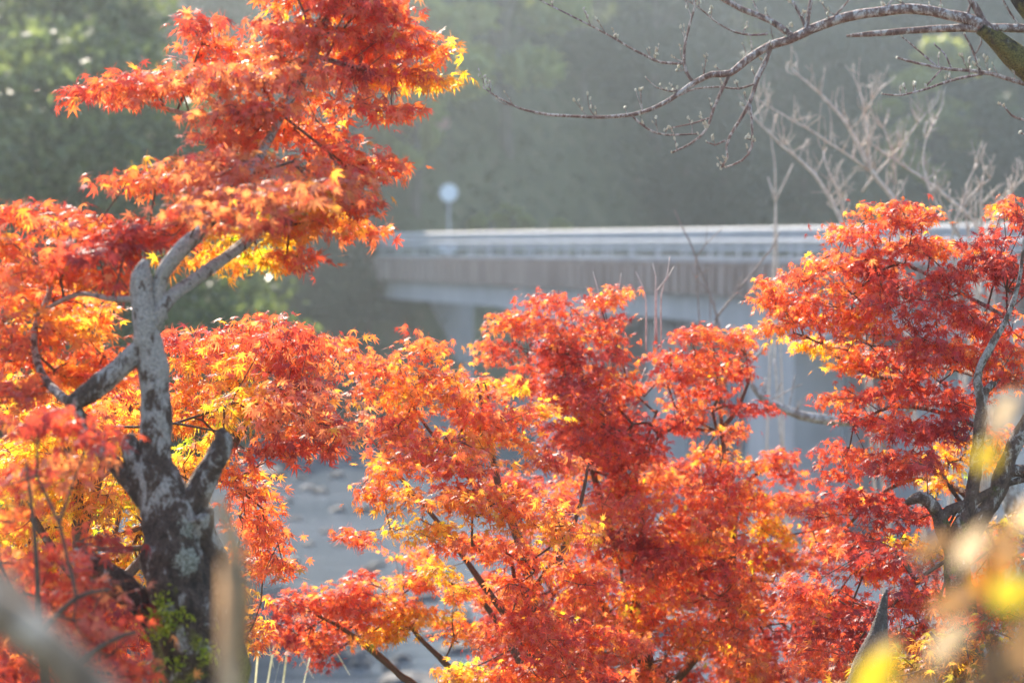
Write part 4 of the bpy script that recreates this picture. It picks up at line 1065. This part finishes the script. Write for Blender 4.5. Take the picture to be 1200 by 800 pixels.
def fg_leaf(mb, c, axis, nrm, L, W):
    axis = Vector(axis).normalized(); nrm = Vector(nrm); side = axis.cross(nrm).normalized(); nrm = side.cross(axis)
    c = Vector(c); n = 10; vs = []
    for i in range(n + 1):
        t = i / n; w = W * math.sin(math.pi * t ** .85) ** .8 * .5 if 0 < t < 1 else 0.0005
        o = c + axis * L * (t - .5) - nrm * L * .25 * (t - .5) ** 2
        vs += [o - side * w + nrm * w * .25, o, o + side * w + nrm * w * .25]
    fs = []
    for i in range(n):
        a = i * 3; fs += [(a, a + 1, a + 4, a + 3), (a + 1, a + 2, a + 5, a + 4)]
    mb.add(vs, fs)
def fg_leafmat(name, c1, c2):
    m, nt, out = new_mat(name); L = nt.links.new
    n = noise_node(nt, 25, 4); r = ramp(nt, n.outputs[0], [(.35, c1), (.65, c2)])
    p = N(nt, "ShaderNodeBsdfPrincipled", i_Roughness=.4); L(r.outputs[0], p.inputs["Base Color"])
    t = N(nt, "ShaderNodeBsdfTranslucent"); L(r.outputs[0], t.inputs[0])
    mx = N(nt, "ShaderNodeMixShader"); mx.inputs[0].default_value = .5; L(p.outputs[0], mx.inputs[1]); L(t.outputs[0], mx.inputs[2]); L(mx.outputs[0], out.inputs[0]); return m
MY = fg_leafmat("yellow_leaf", (.75, .50, .03), (.85, .62, .05)); MO = fg_leafmat("orange_leaf", (.75, .26, .03), (.8, .36, .04)); MP = fg_leafmat("pale_dry_leaf", (.62, .42, .24), (.76, .56, .34)); MBR = fg_leafmat("brown_leaf", (.30, .15, .06), (.42, .24, .10))
def fg_plant():
    D = 1.55
    b = P(1150, 1000, D); gz = float(ground_h(b[0], b[1]))
    root = empty("leafy_sapling", (b[0], b[1], gz)); tag(root, "out of focus sapling with large pale, orange and yellow leaves at the bottom right corner", "sapling")
    st = MB()
    limb(st, [(np.array((b[0], b[1], gz - .05)), .006)] + pl(D, (1150, 1000, 9), (1155, 850, 7), (1160, 720, 5), (1150, 600, 4), (1165, 470, 2)), .05, 8)
    leaves = [  # px, py, L px, W px, angle deg from horizontal (up-right), mat, depth offset
        (1176, 486, 66, 26, 64, MP, 0), (1158, 532, 46, 30, 70, MY, .02), (1138, 640, 66, 26, 60, MP, -.05), (1160, 680, 58, 36, 70, MO, .0), (1190, 697, 60, 44, 20, MY, -.05),
        (1112, 752, 70, 28, 50, MP, -.06), (1028, 790, 80, 40, 60, MY, -.05), (1036, 768, 60, 30, 55, MP, .05), (1175, 780, 90, 50, 30, MBR, .05), (1125, 702, 80, 36, 20, MBR, .1),
        (1080, 805, 80, 36, 10, MBR, .05), (1208, 750, 80, 50, 80, MBR, 0), (1178, 640, 60, 34, 100, MBR, .1), (1095, 640, 60, 24, 30, MBR, .15), (1205, 600, 60, 30, 70, MP, .1)]
    for px, py, L, W, an, m, dz in leaves:
        d = D + dz; c = P(px, py, d); k = d / F; a = math.radians(an)
        mb = MB(); fg_leaf(mb, c, (math.cos(a), rng.normal() * .3, math.sin(a)), (rng.normal() * .3, -1, .5 + rng.normal() * .3), L * k, W * k)
        lf = mb.build("leaf", m, root)
        base = c - np.array((math.cos(a), 0, math.sin(a))) * L * k * .5
        yy = min(max(py + 60, 500), 980); j = P(1155, yy, D)
        limb(st, [(j, .0012), (j * .5 + base * .5 + np.array((0, 0, -.004)), .001), (base, .0008)], .02, 5)
    st.build("stem", M_twig, root, True)
fg_plant()

# grass tuft, bottom left of centre
def tuft(px, py, D, n, label, hmax=.5):
    b = P(px, py, D); gz = float(ground_h(b[0], b[1])); mb = MB()
    base = np.array((b[0], b[1], gz))
    top = b[2]
    for i in range(n):
        o = base + np.array((rng.normal() * .05, rng.normal() * .05, 0)); az = rng.uniform(0, 6.28); H = (top - gz) * rng.uniform(.7, 1.05); R = rng.uniform(.15, .42)
        pts = []
        for t in np.linspace(0, 1, 9):
            pts.append(o + np.array((math.cos(az) * R * t ** 2.2, math.sin(az) * R * t ** 2.2, H * (math.sin(t * 2.0) / math.sin(1.57) if t < .8 else math.sin(2.0 * t)))))
        w = .0038; side = Vector((-math.sin(az), math.cos(az), 0))
        vs = []
        for t, q in zip(np.linspace(0, 1, 9), pts):
            ww = w * (1 - t ** 3) + .0003; q = Vector(q); vs += [q - side * ww, q + side * ww + Vector((0, 0, .002))]
        mb.add(vs, [(2 * k, 2 * k + 1, 2 * k + 3, 2 * k + 2) for k in range(8)])
    tag(mb.build("grass_tuft", fg_leafmat("dry_grass", (.42, .40, .22), (.66, .62, .40)), None), label, "grass tuft")
tuft(315, 735, 8.5, 26, "pale arching dry grass blades beside the lower trunk of the left maple")

# ------------------------------------------------------------------ hillside ground cover
def cover():
    n = 26000
    y = rng.uniform(98, 185, n); x = rng.uniform(-45, 45, n) 
    fb = far_bank(x); k = (y > fb + 1); x, y = x[k], y[k]
    z = ground_h(x, y) + rng.uniform(0, .55, len(x))
    u = rng.uniform(0, 1, (len(x), 1)); c = np.array((.018, .032, .012)) + u * np.array((.05, .06, .015))
    v, cc = quads_cloud(np.stack([x, y, z], -1), .34, c)
    tag(link("undergrowth", cloud_mesh("undergrowth", v, cc), M_farleaf), "low green undergrowth covering the far hillside and river bank", "undergrowth", kind="stuff")
cover()

# ------------------------------------------------------------------ haze
def haze():
    m, nt, out = new_mat("haze_air")
    v = N(nt, "ShaderNodeVolumePrincipled", i_Density=.0012, i_Anisotropy=.86)
    v.inputs["Color"].default_value = (.84, .95, 1, 1)
    nt.links.new(v.outputs[0], out.inputs["Volume"])
    mb = MB(); mb.box((0, 320, 21.5), 880, 790, 63)
    o = mb.build("haze", m); tag(o, kind="stuff"); o["label"] = "pale sunlit haze over the river valley"; o["category"] = "haze"
haze()
